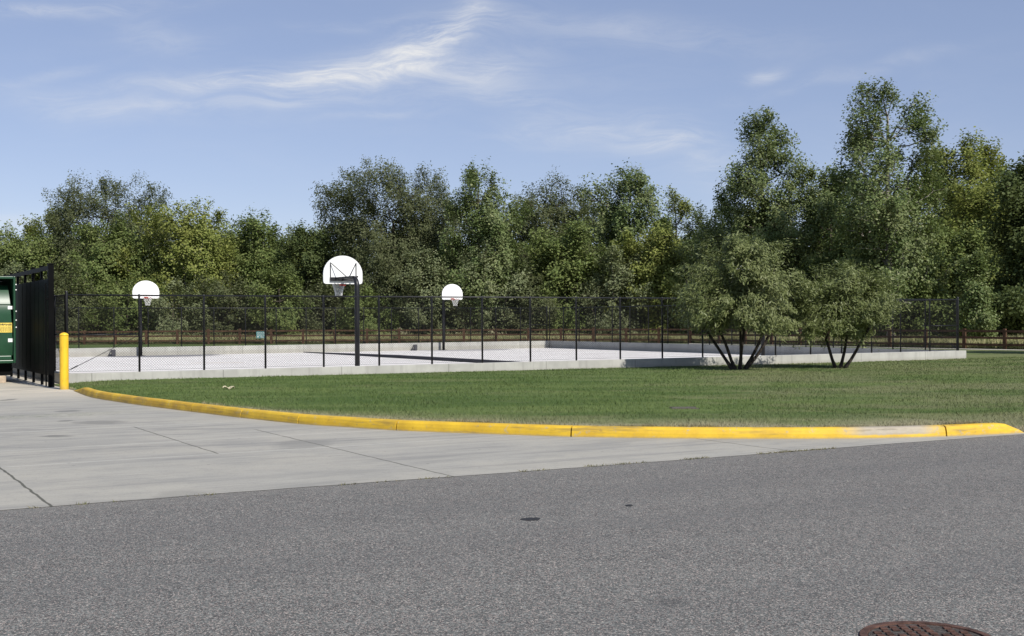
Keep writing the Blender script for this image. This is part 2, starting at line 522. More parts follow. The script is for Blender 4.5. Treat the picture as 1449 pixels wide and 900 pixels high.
M['bollard'] = m_bollard()
M['green'] = simple('green_paint', (0.010, 0.054, 0.024), 0.38, 0.5, 0, 0.15, 2.5)
M['labelyellow'] = simple('yellow_sticker', (0.78, 0.60, 0.12), 0.6)
M['ink'] = simple('black_ink', (0.03, 0.03, 0.03), 0.7)
M['sticker'] = simple('white_sticker', (0.72, 0.74, 0.72), 0.6)
M['bolt'] = simple('zinc_bolt', (0.55, 0.57, 0.55), 0.4, 0.5)
M['wood'] = simple('brown_stained_wood', (0.092, 0.052, 0.032), 0.85, 0.15, 0, 0.35, 4, 0.4)
M['block'] = simple('pale_block', (0.45, 0.36, 0.27), 0.9, 0.1, 0, 0.25, 5, 0.4)
M['divider_shade'] = simple('shade_dark_divider', (0.05, 0.05, 0.058), 0.8, 0.2, 0, 0.2, 2)  # near-black base colour carries the deep shade of the divider's side
M['grey'] = simple('dark_grey_metal', (0.055, 0.055, 0.062), 0.6, 0.3)
M['teal'] = simple('teal_sign', (0.09, 0.26, 0.27), 0.6)
M['linepaint'] = simple('court_line_yellow', (0.62, 0.40, 0.10), 0.8, 0.2, 0, 0.25, 3)
M['rust'] = simple('rusty_iron', (0.085, 0.045, 0.034), 0.85, 0.25, 0, 0.45, 18, 0.5)
M['grit'] = simple('packed_grit', (0.085, 0.075, 0.068), 0.9, 0.1, 0, 0.5, 60, 0.6)
M['tar'] = simple('tar', (0.03, 0.03, 0.031), 0.7, 0.2, 0, 0.3, 30, 0.3)
M['debris'] = simple('pale_bark', (0.50, 0.45, 0.31), 0.85, 0.1, 0, 0.2, 20)
M['lid'] = simple('weathered_lid', (0.11, 0.10, 0.085), 0.9, 0.1, 0, 0.3, 15)
M['gravel'] = simple('pale_gravel', (0.42, 0.40, 0.34), 0.95, 0.1, 0, 0.3, 8, 0.5)
M['meadow'] = simple('meadow_floor', (0.30, 0.27, 0.15), 0.95, 0.05, 0, 0.5, 0.6)
M['far'] = simple('far_ground', (0.07, 0.075, 0.04), 0.95, 0.05, 0, 0.3, 0.05)
M['dry'] = m_leaf('dry_grass_blade', (0.52, 0.47, 0.27), (0.38, 0.37, 0.19), (0.20, 0.235, 0.09), 0.15, 0.8, 0.1)
M['weed'] = m_leaf('weed_blade', (0.11, 0.12, 0.045), (0.17, 0.15, 0.075), (0.22, 0.19, 0.11), 0.1, 0.8, 0.1)
LEAF = {
    'olive': m_leaf('olive_leaf', (0.090, 0.111, 0.047), (0.129, 0.144, 0.066), (0.156, 0.166, 0.088)),
    'green': m_leaf('green_leaf', (0.118, 0.164, 0.049), (0.179, 0.229, 0.073), (0.240, 0.267, 0.097)),
    'yellow': m_leaf('yellow_green_leaf', (0.179, 0.218, 0.051), (0.256, 0.292, 0.077), (0.321, 0.323, 0.099)),
    'dark': m_leaf('dark_leaf', (0.064, 0.093, 0.033), (0.102, 0.136, 0.048), (0.143, 0.168, 0.063)),
    'poplar': m_leaf('poplar_leaf', (0.101, 0.146, 0.048), (0.156, 0.208, 0.071), (0.322, 0.347, 0.171), 0.36, 0.55, 0.25),
    'silver': m_leaf('silver_leaf', (0.142, 0.172, 0.082), (0.206, 0.236, 0.117), (0.283, 0.299, 0.165), 0.36, 0.55, 0.25),
    'willow': m_leaf('willow_leaf', (0.119, 0.147, 0.047), (0.175, 0.205, 0.073), (0.254, 0.275, 0.124), 0.3, 0.5, 0.3),
}
BARK = m_bark('grey_bark', (0.055, 0.045, 0.036), (0.13, 0.11, 0.09))
BARKW = m_bark('pale_bark_trunk', (0.17, 0.155, 0.13), (0.34, 0.32, 0.28))
BARKD = m_bark('dark_bark', (0.022, 0.018, 0.015), (0.06, 0.05, 0.042))

# ------------------------------------------------------------------ setting
def sheet(name, poly, z, m):
    bm = bmesh.new()
    f = bm.faces.new([bm.verts.new((p[0], p[1], z)) for p in poly])
    bm.normal_update()
    if f.normal.z < 0: f.normal_flip()
    bmesh.ops.triangulate(bm, faces=[f])
    me = bpy.data.meshes.new(name); bm.to_mesh(me); bm.free()
    return tag(finish(name, me, m), kind='structure')


# kerb lines
KB = [gp(*p) for p in [(103, 553.5), (114, 557.5), (130, 563), (165, 569), (200, 574), (270, 583), (340, 591.5), (420, 600), (490, 605), (560, 609.5), (630, 612.5), (700, 615), (803, 618.5), (900, 620.3),
                       (1000, 621.2), (1080, 621.6), (1150, 621.5), (1250, 620.5), (1340, 618), (1400, 615.5), (1452, 613)]]


def resample(P, step):
    out = [P[0]]
    # Catmull-Rom then even steps
    pts = []
    n = len(P)
    for i in range(n - 1):
        p0, p1, p2, p3 = P[max(i - 1, 0)], P[i], P[i + 1], P[min(i + 2, n - 1)]
        for k in range(12):
            s = k / 12
            pts.append(0.5 * ((2 * p1) + (p2 - p0) * s + (2 * p0 - 5 * p1 + 4 * p2 - p3) * s * s + (3 * p1 - p0 - 3 * p2 + p3) * s ** 3))
    pts.append(P[-1])
    acc = 0.0
    for a, b in zip(pts[:-1], pts[1:]):
        L = (b - a).length
        while acc + L >= step:
            tt = (step - acc) / L
            a = a + (b - a) * tt
            L = (b - a).length; acc = 0.0
            out.append(a.copy())
        acc += L
    out.append(P[-1])
    return out


KC = resample(KB, 0.12)


def side(P, i):
    d = (P[min(i + 1, len(P) - 1)] - P[max(i - 1, 0)]); d.z = 0; d.normalize()
    return Vector((-d.y, d.x, 0)), d


kb = MB()
prof = [(0.0, -0.02), (0.012, 0.07), (0.028, 0.122), (0.05, 0.147), (0.085, 0.156), (0.17, 0.156), (0.185, 0.14), (0.19, -0.02)]
gaps_px = [270, 338, 421, 563, 803, 1343]
Lk = len(KC)
gap_idx = []
for g in gaps_px:
    xs = [abs(CX + F * p.x / p.y - g) for p in KC]
    gap_idx.append(xs.index(min(xs)))
breaks = [0] + sorted(gap_idx) + [Lk - 1]
KBACK = []
for i in range(Lk):
    s, d = side(KC, i)
    KBACK.append(KC[i] + s * 0.185)
for a, b in zip(breaks[:-1], breaks[1:]):
    rings = []
    for i in range(a, b + 1):
        s, d = side(KC, i)
        p = KC[i].copy()
        if i == a and a > 0: p += d * 0.012
        if i == b and b < Lk - 1: p -= d * 0.012
        k = min(1.0, 0.12 + i * 0.12 / 1.6) * min(1.0, 0.06 + (Lk - 1 - i) * 0.12 / 0.42)
        wob = 0.004 * math.sin(i * 0.35) + 0.003 * math.sin(i * 0.91 + a)
        rings.append([(p.x + s.x * (o + wob), p.y + s.y * (o + wob), z * k if z > 0 else z) for o, z in prof])
    n = len(prof)
    vs = [q for r in rings for q in r]
    fs = []
    for i in range(len(rings) - 1):
        for k in range(n - 1):
            fs.append((i * n + k, (i + 1) * n + k, (i + 1) * n + k + 1, i * n + k + 1))
    fs.append(tuple(range(n))); fs.append(tuple((len(rings) - 1) * n + k for k in range(n - 1, -1, -1)))
    kb.add(vs, fs)
o = kb.build('kerb', M['kerb'])
tag(o, 'yellow painted concrete kerb curving along the front of the lawn', 'kerb', kind='structure')
# dark joint filler just inside the gaps
# road and driveway
BL0 = gp(73, 717)
BD = (gp(1250, 629.5) - BL0); BD.z = 0; BD.normalize()
BN = Vector((-BD.y, BD.x, 0))
BU, BV = uv(BL0)
seamL = BL0 - BD * 45
KEND = KC[-1]
tR = (KEND - BL0).dot(BD)
seamR = BL0 + BD * tR
road = sheet('road', [BL0 - BD * 60 - BN * 60, BL0 + BD * 90 - BN * 60, BL0 + BD * 90 + BN * 1.2, BL0 - BD * 60 + BN * 0.25], 0.0, M['asphalt'])
# apron, its front edge slightly ragged
edge = []
rr = random.Random(3)
x = 0.0
Ltot = (seamR - seamL).length
while x < Ltot:
    pp = seamL + BD * x + BN * (0.025 * math.sin(x * 0.7) + rr.uniform(-0.012, 0.012))
    edge.append(pp); x += 0.25
edge.append(KEND - BN * 0.03)
poly = edge + [KC[i] + side(KC, i)[0] * 0.15 for i in range(Lk - 1, 11, -6)] + [W(1.3, -2.6), W(1.0, -0.15), W(-0.15, -0.15), W(-0.15, 14), W(-45, 14)]
sheet('driveway', poly, 0.004, M['apron'])

# lawn
def lawn_z(u, s):
    """front lawn: s=0 at the kerb, s=1 at the wall"""
    zw = 0.07 - 0.12 * min(max((u - 3) / 26, 0), 1)
    zk = 0.135
    if u > UEND - 0.55: zk = 0.135 * max(0.0, (UEND - u) / 0.55)
    zk = max(zk, 0.008)
    k = s * s * (3 - 2 * s) if zk > 0.1 else s ** 0.7
    e = min(max((u + 0.42) / 1.5, 0), 1); e = e * e * (3 - 2 * e)
    return 0.012 + (zk + (zw - zk) * k - 0.012) * e


kuv = [uv(p) for p in KBACK]
kuv = [(-0.42, -3.2)] + [q for q in kuv if q[0] > -0.38]
ku = np.array([q[0] for q in kuv]); kv = np.array([q[1] for q in kuv])
UEND = ku[-1]


def vc(u):
    if u <= UEND: return float(np.interp(u, ku, kv))
    return float(kv[-1] + 0.0 * (u - UEND))


us = list(np.linspace(-0.42, UEND - 0.6, 150)) + [UEND - 0.5, UEND - 0.35, UEND - 0.2, UEND - 0.1, UEND - 0.02] + list(np.linspace(UEND + 0.6, 95, 60))
ss = np.linspace(0, 1, 26) ** 1.3
V, Fq, dry = [], [], []
for u in us:
    v0 = vc(u)
    for s in ss:
        v = v0 + (-0.12 - v0) * s
        z = lawn_z(u, s)
        p = W(u, v, z)
        V.append(p); dry.append(max(0.0, 1 - (v - v0) / 3.2) if u < UEND + 3 else 0.2)
ns = len(ss)
for i in range(len(us) - 1):
    for j in range(ns - 1):
        Fq.append((i * ns + j, (i + 1) * ns + j, (i + 1) * ns + j + 1, i * ns + j + 1))


def patch(u0, u1, v0, v1, z, nu=2, nv=2):
    b = len(V)
    for i in range(nu + 1):
        for j in range(nv + 1):
            V.append(W(u0 + (u1 - u0) * i / nu, v0 + (v1 - v0) * j / nv, z)); dry.append(0.0)
    for i in range(nu):
        for j in range(nv):
            a = b + i * (nv + 1) + j
            Fq.append((a, a + nv + 1, a + nv + 2, a + 1))


patch(UL + 0.35, 95, -0.12, VL + 0.12, -0.05)
patch(-60, 95, VL + 0.12, VL + 70, -0.05)
patch(-60, -0.12, -0.12, VL + 0.12, -0.03)
me = bpy.data.meshes.new('lawn'); me.from_pydata(V, [], Fq)
a = me.attributes.new('dry', 'FLOAT', 'POINT'); a.data.foreach_set('value', np.array(dry, dtype=np.float32))
lawn = finish('lawn', me, M['lawn'], smooth=True); tag(lawn, kind='structure')
tag(sheet('ground', [(-3000, -300), (3000, -300), (3000, 3000), (-3000, 3000)], -0.6, M['far']), kind='structure')

# wooden fence path and the meadow beyond
WF = [at(-60, 93), at(100, 93), at(400, 91.5), at(700, 90), at(950, 86), at(1100, 79), at(1250, 71.5), at(1400, 66), at(1520, 62), at(1700, 57)]
wf = resample(WF, 2.44)
mead = [p + Vector((0.0, 0.3, 0)) for p in wf]
sheet('meadow', mead + [Vector((160, 57, 0)), Vector((300, 420, 0)), Vector((-300, 420, 0)), Vector((-160, 93, 0))], -0.02, M['meadow'])
gpth = [p + Vector((-0.1, -0.7, 0)) for p in wf[-16:]] + [p + Vector((-0.6, -2.1, 0)) for p in reversed(wf[-16:])]
sheet('path', gpth, -0.035, M['gravel'])

# ------------------------------------------------------------------ court
court = MB()
court.box(W(UL / 2 + 0.08, VL / 2), D, N, UL / 2 + 0.05, VL / 2 - 0.12, -0.5, -0.17)
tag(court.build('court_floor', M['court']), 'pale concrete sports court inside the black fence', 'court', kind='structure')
mk = MB()
p0, p1 = gp(270, 513.8, -0.166), gp(346, 512.6, -0.166)
dd = (p1 - p0).normalized(); sd = Vector((-dd.y, dd.x, 0)) * 0.05
for q0, q1 in ((p0, p1),):
    mk.add([q0 - sd, q1 - sd, q1 + sd, q0 + sd], [(0, 1, 2, 3)])
p0, p1 = gp(395, 506, -0.166), gp(440, 505.6, -0.166)
tag(mk.build('court_marking', M['linepaint']), kind='structure')


def wallbox(u0, u1, v0, v1, z0, z1, label, name='concrete_wall'):
    r = MB()
    r.box(W((u0 + u1) / 2, (v0 + v1) / 2), D, N, (u1 - u0) / 2, (v1 - v0) / 2, z0, z1)
    o = r.build(name, M['wall'], bevel=0.012)
    return tag(o, label, 'low wall', 'low concrete walls round the court')


wallbox(-0.13, UL + 0.36, -0.13, 0.13, -0.45, FENCE0, 'long pale concrete footing wall between the lawn and the near side of the court')
wallbox(-0.13, UL + 0.36, VL - 0.13, VL + 0.13, -0.45, FENCE0, 'far concrete footing wall behind the two far hoops')
wallbox(UL + 0.1, UL + 0.36, 0.132, VL - 0.132, -0.45, FENCE0, 'shaded concrete footing wall at the right end of the court')
wallbox(-0.13, 0.13, 0.132, VL - 0.132, -0.45, FENCE0, 'concrete footing wall at the dumpster end of the court')
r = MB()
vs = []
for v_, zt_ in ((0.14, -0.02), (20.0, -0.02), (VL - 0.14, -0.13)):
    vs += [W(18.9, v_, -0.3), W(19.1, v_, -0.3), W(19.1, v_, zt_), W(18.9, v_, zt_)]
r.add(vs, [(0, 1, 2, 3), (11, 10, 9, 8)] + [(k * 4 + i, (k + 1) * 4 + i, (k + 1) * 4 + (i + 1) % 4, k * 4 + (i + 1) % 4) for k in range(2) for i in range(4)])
tag(r.build('court_divider', M['divider_shade'], bevel=0.01), 'low divider, coloured dark for its shaded side, crossing the middle of the court', 'divider')

# chain-link fences
def chain_mesh(Lh, H):
    """wires of a chain-link panel in local (along, up) coordinates"""
    st, r = 0.074, 0.002
    segs = []
    for c in np.arange(-H, Lh, st):
        a = max(0.0, -c); b = min(H, Lh - c)
        if b - a > 0.01: segs.append((c + a, a, c + b, b, r))
    for c in np.arange(0, Lh + H, st):
        a = max(0.0, c - Lh); b = min(H, c)
        if b - a > 0.01: segs.append((c - a, a, c - b, b, -r))
    return segs


def fence(name, label, P0, P1, posts, braces, ends, z0=FENCE0, z1=FENCE1):
    root = empty(name, (P0.x, P0.y, z0), label, 'fence', 'black chain link fences round the court')
    d = (P1 - P0); d.z = 0; Lh = d.length; d.normalize()
    pn = Vector((-d.y, d.x, 0))
    for i, s in enumerate(posts):
        c = P0 + d * s
        big = (i in ends)
        r = 0.044 if big else 0.031
        m_ = MB()
        top = z1 + (0.10 if big else 0.02)
        m_.tube([(c.x, c.y, z0 - 0.02), (c.x, c.y, top - r), (c.x, c.y, top - r * 0.3), (c.x, c.y, top)], [r, r, r * 0.85, r * 0.25], 8)
        m_.build('post', M['black'], root, smooth=True)
    m_ = MB(); a = P0 - pn * 0.0; m_.tube([(P0.x, P0.y, z1 - 0.02), (P1.x, P1.y, z1 - 0.02)], 0.021, 8)
    m_.build('top_rail', M['black'], root, smooth=True)
    segs = chain_mesh(Lh, z1 - z0 - 0.07)
    Vv, Ff = [], []
    o = pn * -0.036
    for x0, h0, x1, h1, off in segs:
        A = P0 + d * x0 + o + pn * off; A.z = z0 + 0.04 + h0
        B = P0 + d * x1 + o + pn * off; B.z = z0 + 0.04 + h1
        dr = (B - A).normalized(); s1 = dr.cross(pn).normalized()
        b = len(Vv)
        for Q in (A, B):
            for k in range(3):
                t = 2 * math.pi * k / 3
                Vv.append(Q + (s1 * math.cos(t) + pn * math.sin(t)) * 0.0027)
        for k in range(3):
            k2 = (k + 1) % 3
            Ff.append((b + k, b + k2, b + 3 + k2, b + 3 + k))
    Vn = np.array([(q.x - P0.x, q.y - P0.y, q.z - z0) for q in Vv])
    finish('chain_link', np_mesh('chain_link', Vn, np.array(Ff)), M['wire'], root)
    m_ = MB(); m_.tube([P0 + d * 0.05 + o + Vector((0, 0, z0 + 0.045)), P1 - d * 0.05 + o + Vector((0, 0, z0 + 0.045))], 0.004, 5)
    m_.build('tension_wire', M['black'], root)
    for s0, s1, dg in braces:
        zb = 1.34
        m_ = MB(); A = P0 + d * s0; B = P0 + d * s1
        m_.tube([(A.x, A.y, zb), (B.x, B.y, zb)], 0.019, 8); m_.build('brace_rail', M['black'], root, smooth=True)
        if dg:
            a, b = (A, B) if dg > 0 else (B, A)
            m_ = MB(); m_.tube([(a.x, a.y, z0 + 0.06), (b.x, b.y, zb - 0.02)], 0.008, 6)
            m_.tube([(a + (b - a) * 0.06).to_tuple()[:2] + (z0 + 0.12,), (a + (b - a) * 0.15).to_tuple()[:2] + (z0 + 0.21,)], 0.016, 6)
            m_.build('truss_rod', M['black'], root)
    return root


K1 = 1.827
ks = list(range(0, 12)) + [11.97, 12.92, 13.9, 14.8, 15.7, 16.6, 17.54, 18.47]
near_posts = [0.0] + [1.944 + K1 * k for k in ks]
near_posts[-1] = UL
pn_ = near_posts
fence('chain_link_fence', 'near run of black chain link fence, along the pale wall beside the lawn', W(0, 0), W(UL, 0), near_posts, [(0, pn_[1], 1), (pn_[-2], UL, -1)], (0, len(near_posts) - 1))
q = 0.93
far_posts = [0.0] + [q + 1.82 * k for k in range(0, 20) if 0.6 < q + 1.82 * k < UL - 0.9] + [UL]
fence('chain_link_fence', 'far run of black chain link fence behind the two far hoops', W(0, VL), W(UL, VL), far_posts, [(0, far_posts[1], 1), (far_posts[-2], UL, -1)], (0, len(far_posts) - 1))
side_posts = [VL * k / 18 for k in range(0, 19)]
fence('chain_link_fence', 'black chain link fence closing the right end of the court by the wooden fence', W(UL + 0.12, 0.15), W(UL + 0.12, VL - 0.15), [0.0] + [s - 0.15 for s in side_posts[1:-1]] + [VL - 0.3], [(0, side_posts[1], 1)], ())
fence('chain_link_fence', 'black chain link fence at the left end of the court behind the black metal screen', W(0, 0.15), W(0, VL - 0.15), [0.0] + [s - 0.15 for s in side_posts[1:-1]] + [VL - 0.3], [(0.0, side_posts[1], 1)], ())


# basketball hoops
def hoop(u, v, sgn, label):
    """sgn +1: the board hangs towards larger v (away from the near wall)"""
    base = W(u, v, -0.17)
    root = empty('basketball_hoop', base, label, 'basketball hoop', 'basketball hoops on the court')
    n = N * sgn
    reach = 1.2
    zb0, zb1 = 2.92, 3.87
    za = 3.08
    m_ = MB(); c = base
    bend = []
    for k in range(7):
        t = k / 6 * math.pi / 2
        bend.append((c + n * (0.28 * (1 - math.cos(t))) + Vector((0, 0, za - 0.28 + 0.28 * math.sin(t) + 0.17))).to_tuple())
    pts = [(c.x, c.y, -0.17), (c.x, c.y, 1.5)] + [(x, y, z) for x, y, z in bend]
    # remove double offset: base.z is -0.17
    pts = [(p[0], p[1], p[2] if i < 2 else p[2]) for i, p in enumerate(pts)]
    m_.tube(pts, 0.082, 12); m_.build('pole', M['black'], root, smooth=True)
    m_ = MB(); m_.box(c, D, N, 0.17, 0.17, -0.168, -0.145); m_.build('base_plate', M['black'], root)
    e0 = c + n * 0.28; e1 = c + n * (reach - 0.09)
    m_ = MB(); m_.tube([(e0.x, e0.y, za), (e1.x, e1.y, za)], 0.062, 10)
    for s in (-1, 1):
        a = c + n * 0.1 + D * (0.07 * s); b = c + n * (reach - 0.08) + D * (0.3 * s)
        m_.bar((a.x, a.y, za + 0.05), (b.x, b.y, za + 0.03), 0.03, 0.05)
    m_.build('arm', M['black'], root, smooth=False)
    bc = c + n * reach
    # backboard outline in (x along D, z)
    w2 = 0.70
    prof = [(-0.61, zb0), (-0.3, zb0), (0.3, zb0), (0.61, zb0), (w2 - 0.02, zb0 + 0.03), (w2, zb0 + 0.10), (w2, zb0 + 0.34)]
    for k in range(1, 20):
        t = math.pi * k / 20
        prof.append((w2 * math.cos(t), zb0 + 0.34 + (zb1 - zb0 - 0.34) * math.sin(t)))
    prof += [(-w2, zb0 + 0.34), (-w2, zb0 + 0.10), (-w2 + 0.02, zb0 + 0.03)]
    m_ = MB(); k = len(prof)
    f_ = [(bc + D * a + n * 0.02 + Vector((0, 0, z - bc.z))) for a, z in prof]
    b_ = [(bc + D * a - n * 0.02 + Vector((0, 0, z - bc.z))) for a, z in prof]
    m_.add(f_ + b_, [tuple(range(k)), tuple(range(2 * k - 1, k - 1, -1))] + [(i, k + i, k + (i + 1) % k, (i + 1) % k) for i in range(k)])
    m_.build('backboard', M['white'], root)
    m_ = MB()
    for s in (-1, 1):
        a = bc + D * (0.46 * s) - n * 0.045
        b = c + n * (reach - 0.45) + D * (0.05 * s)
        m_.tube([(a.x, a.y, zb1 - 0.24), (a.x, a.y, za + 0.02)], 0.013, 6)
        m_.tube([(a.x, a.y, zb1 - 0.24), (b.x, b.y, za + 0.06)], 0.013, 6)
    a, b = bc - D * 0.48 - n * 0.06, bc + D * 0.48 - n * 0.06
    m_.bar((a.x, a.y, za), (b.x, b.y, za), 0.07, 0.12)
    m_.build('brace', M['black'], root)
    rc = bc + n * 0.38; zr = 2.945
    m_ = MB()
    ring = [(rc.x + 0.228 * math.cos(t), rc.y + 0.228 * math.sin(t), zr) for t in [2 * math.pi * i / 20 for i in range(21)]]
    m_.tube(ring, 0.011, 6, cap=False)
    for s in (-1, 1):
        a = bc + n * 0.03 + D * (0.09 * s); b = rc - n * 0.2 + D * (0.11 * s)
        m_.bar((a.x, a.y, zr - 0.01), (b.x, b.y, zr), 0.02, 0.03)
    a = bc + n * 0.03
    m_.box(bc + n * 0.032, D, N, 0.1, 0.012, zr - 0.09, zr + 0.06)
    a, b = bc + n * 0.03, bc + n * 0.16
    m_.bar((a.x, a.y, zr - 0.06), (b.x, b.y, zr - 0.01), 0.18, 0.015)
    m_.build('rim', M['orange'], root)
    m_ = MB()
    rs = [0.22, 0.185, 0.15, 0.125, 0.115]
    nn = 12
    for i in range(4):
        for j in range(nn):
            for sg in (-1, 1):
                t0 = 2 * math.pi * (j + 0.5 * (i % 2)) / nn; t1 = t0 + sg * math.pi / nn
                m_.tube([(rc.x + rs[i] * math.cos(t0), rc.y + rs[i] * math.sin(t0), zr - 0.01 - 0.1 * i),
                         (rc.x + rs[i + 1] * math.cos(t1), rc.y + rs[i + 1] * math.sin(t1), zr - 0.11 - 0.1 * i)], 0.0045, 4, cap=False)
    m_.build('net', M['net'], root)
    return root


hoop(9.45, 2.2, 1, 'nearest black hoop showing the back of its white fan backboard above the fence')
hoop(9.5, VL - 0.55, -1, 'far hoop with white fan backboard and red rim, nearest the dumpster')
hoop(27.85, VL - 0.55, -1, 'smallest far hoop with white fan backboard and net, left of the trembling poplar')
hoop(26.9, 2.2, 1, 'basketball hoop almost hidden behind the larger willow shrub')
for o, l in zip([o for o in bpy.data.objects if o.name.startswith('basketball_hoop')][2:3], ['smallest far hoop, white fan backboard with net, near the middle of the far wall']):
    o['label'] = l

# small dark anchors on the court floor by the far wall
for px, uu, lab in ((157, 8.0, 'small dark angled bracket by the far wall, left of the hoop nearest the dumpster'), (590, 25.9, 'small dark angled bracket by the far wall, left of the smallest far hoop')):
    c = W(uu, VL - 0.45, -0.17)
    root = empty('anchor_bracket', c, lab, 'bracket', 'dark brackets by the far wall')
    m_ = MB(); m_.box(c + D * 0.08, D, N, 0.11, 0.06, -0.168, 0.2); m_.build('plate', M['grey'], root, bevel=0.03)
    m_ = MB(); a = c - D * 0.2; m_.bar((a.x, a.y, -0.165), (c.x - D.x * 0.02, c.y - D.y * 0.02, 0.18), 0.06, 0.05); m_.build('strut', M['grey'], root)

# ------------------------------------------------------------------ bollard
bp = gp(91, 551, 0.004)
root = empty('bollard', bp, 'yellow steel bollard beside the black metal screen at the end of the kerb', 'bollard')
m_ = MB()
R_ = 0.108
m_.tube([(bp.x, bp.y, 0.0), (bp.x, bp.y, 1.36)], R_, 24); m_.build('post', M['bollard'], root, smooth=True)
o = root.children[0]; md = o.modifiers.new('split', 'EDGE_SPLIT')
m_ = MB()
m_.tube([(bp.x, bp.y, 1.352), (bp.x, bp.y, 1.375), (bp.x, bp.y, 1.405), (bp.x, bp.y, 1.425), (bp.x, bp.y, 1.433)], [R_ + 0.004, R_ + 0.004, R_ * 0.8, R_ * 0.42, R_ * 0.08], 24)
m_.build('cap', M['bollard'], root, smooth=True)

# ------------------------------------------------------------------ black metal screen
G0 = gp(74, 548)
gu, gv = uv(G0)
gu -= 0.02
root = empty('metal_screen', W(gu, gv, 0), 'tall black metal screen fence of wide panels beside the green compactor', 'screen fence')
SP = 1.42
npst = 9
for i in range(npst):
    c = W(gu, gv + 0.03 + i * SP)
    m_ = MB()
    w_ = 0.07 if i == 0 else 0.034
    m_.box(c, D, N, w_, w_, 0.006, 3.2)
    m_.box(c, D, N, w_ + 0.012, w_ + 0.012, 3.2, 3.225)
    m_.build('post', M['blackpaint'], root, bevel=0.006)
for z0, z1 in ((3.06, 3.17), (0.30, 0.42)):
    m_ = MB()
    m_.box(W(gu - 0.005, gv + (npst - 1) * SP / 2), D, N, 0.035, (npst - 1) * SP / 2 - 0.02, z0, z1)
    m_.build('rail', M['blackpaint'], root)
for i in range(npst - 1):
    c0 = gv + i * SP
    m_ = MB()
    # each panel folded from sheet: flat with raised vertical edges
    nseg = [(0.05, 0.0), (0.09, 0.014), (SP * .5, 0.016), (SP * .5 + .02, 0.008), (SP * .5 + .04, 0.016), (SP + 0.02, 0.014), (SP + 0.035, 0.0)]
    vs, fs = [], []
    for s, off in nseg:
        for z in (0.40, 2.82):
            for th in (0.0, 0.012):
                vs.append(W(gu - 0.06 - off + th, c0 + s, z))
    for k in range(len(nseg) - 1):
        b = k * 4
        fs += [(b, b + 4, b + 6, b + 2), (b + 1, b + 3, b + 7, b + 5), (b + 2, b + 6, b + 7, b + 3), (b, b + 1, b + 5, b + 4)]
    fs += [(0, 2, 3, 1), (len(vs) - 4, len(vs) - 3, len(vs) - 1, len(vs) - 2)]
    m_.add(vs, fs)
    m_.build('panel', M['blackpaint'], root)
m_ = MB()
c = W(gu - 0.13, gv + 0.0)
m_.tube([(c.x, c.y, 0.03), (c.x, c.y, 2.7)], 0.02, 8)
c2 = W(gu - 0.13, gv + 0.02)
m_.bar((c.x, c.y, 0.9), W(gu - 0.02, gv + 0.0, 0.9), 0.06, 0.05)
m_.bar((c.x, c.y, 2.3), W(gu - 0.02, gv + 0.0, 2.3), 0.06, 0.05)
m_.build('drop_bolt', M['blackpaint'], root)

# ------------------------------------------------------------------ green compactor
cu, cv = -1.05, 1.75
Wd = 2.1
root = empty('waste_compactor', W(cu, cv, 0), 'green steel waste compactor with yellow warning sticker beside the black screen', 'compactor')
m_ = MB()
zl, zh = 0.55, 2.98
# casing: top, two sides, back, floor ledge
def cb(u0, u1, v0, v1, z0, z1): m_.box(W(cu + (u0 + u1) / 2, cv + (v0 + v1) / 2), D, N, (u1 - u0) / 2, (v1 - v0) / 2, z0, z1)
cb(-0.055, 0.0, 0.0, 2.6, zl, zh); cb(-Wd, -Wd + 0.055, 0.0, 2.6, zl, zh)
cb(-Wd + 0.057, -0.057, 0.0, 2.6, zh - 0.07, zh); cb(-Wd + 0.057, -0.057, 2.5, 2.6, zl, zh - 0.072)
m_.build('casing', M['green'], root, bevel=0.012)
m_ = MB()
cb(-Wd + 0.06, -0.06, -0.03, 0.5, zl, zl + 0.09)
cb(-Wd + 0.06, -0.1, 0.06, 0.5, zl + 0.092, zl + 0.21)
m_.build('ledge', M['green'], root, bevel=0.02)
# curved chute door inside the frame
m_ = MB()
prof = []
zt, zb_ = zh - 0.245, zl + 0.212
for k in range(25):
    s = k / 24
    z = zt + (zb_ - zt) * s
    y = 0.10 + 0.34 * max(0.0, 1 - s / 0.42) ** 2.0 + 0.05 * max(0, (s - .8) / .2) ** 2
    prof.append((y, z, 0.15 - 0.085 * min(1, s * 1.2)))
vs, fs = [], []
for y, z, ins in prof:
    vs += [W(cu - Wd + ins, cv + y, z), W(cu - ins, cv + y, z)]
for k in range(24): fs.append((2 * k, 2 * k + 1, 2 * k + 3, 2 * k + 2))
b = len(vs)
vs += [W(cu - Wd + 0.15, cv + 1.3, zt), W(cu - 0.15, cv + 1.3, zt)]
fs.append((b, b + 1, 1, 0))
m_.add(vs, fs)
door = m_.build('chute_door', M['green'], root, smooth=False)
for p in door.data.polygons: p.use_smooth = True
m_ = MB(); cb(-Wd + 0.09, -0.1, 0.118, 0.15, 2.19, 2.205); m_.build('seam', M['green'], root)
m_ = MB(); cb(-Wd + 0.2, -0.07, 0.25, 2.4, 0.205, zl - 0.002); m_.build('skid_base', M['blackpaint'], root)
def yat(z):
    s = (z - zt) / (zb_ - zt)
    return 0.10 + 0.34 * max(0.0, 1 - s / 0.42) ** 2.0
def sticker(u0, u1, z0, z1, mm, name, d=0.006):
    global m_
    m_ = MB(); y0 = min(yat(z0), yat(z1)) - d
    cb(u0, u1, y0, y0 + d + 0.01 + abs(yat(z0) - yat(z1)), z0, z1)
    return m_.build(name, mm, root)
sticker(-0.19, -0.075, 2.06, 2.15, M['sticker'], 'sticker')
sticker(-0.19, -0.075, 1.14, 1.24, M['sticker'], 'sticker')
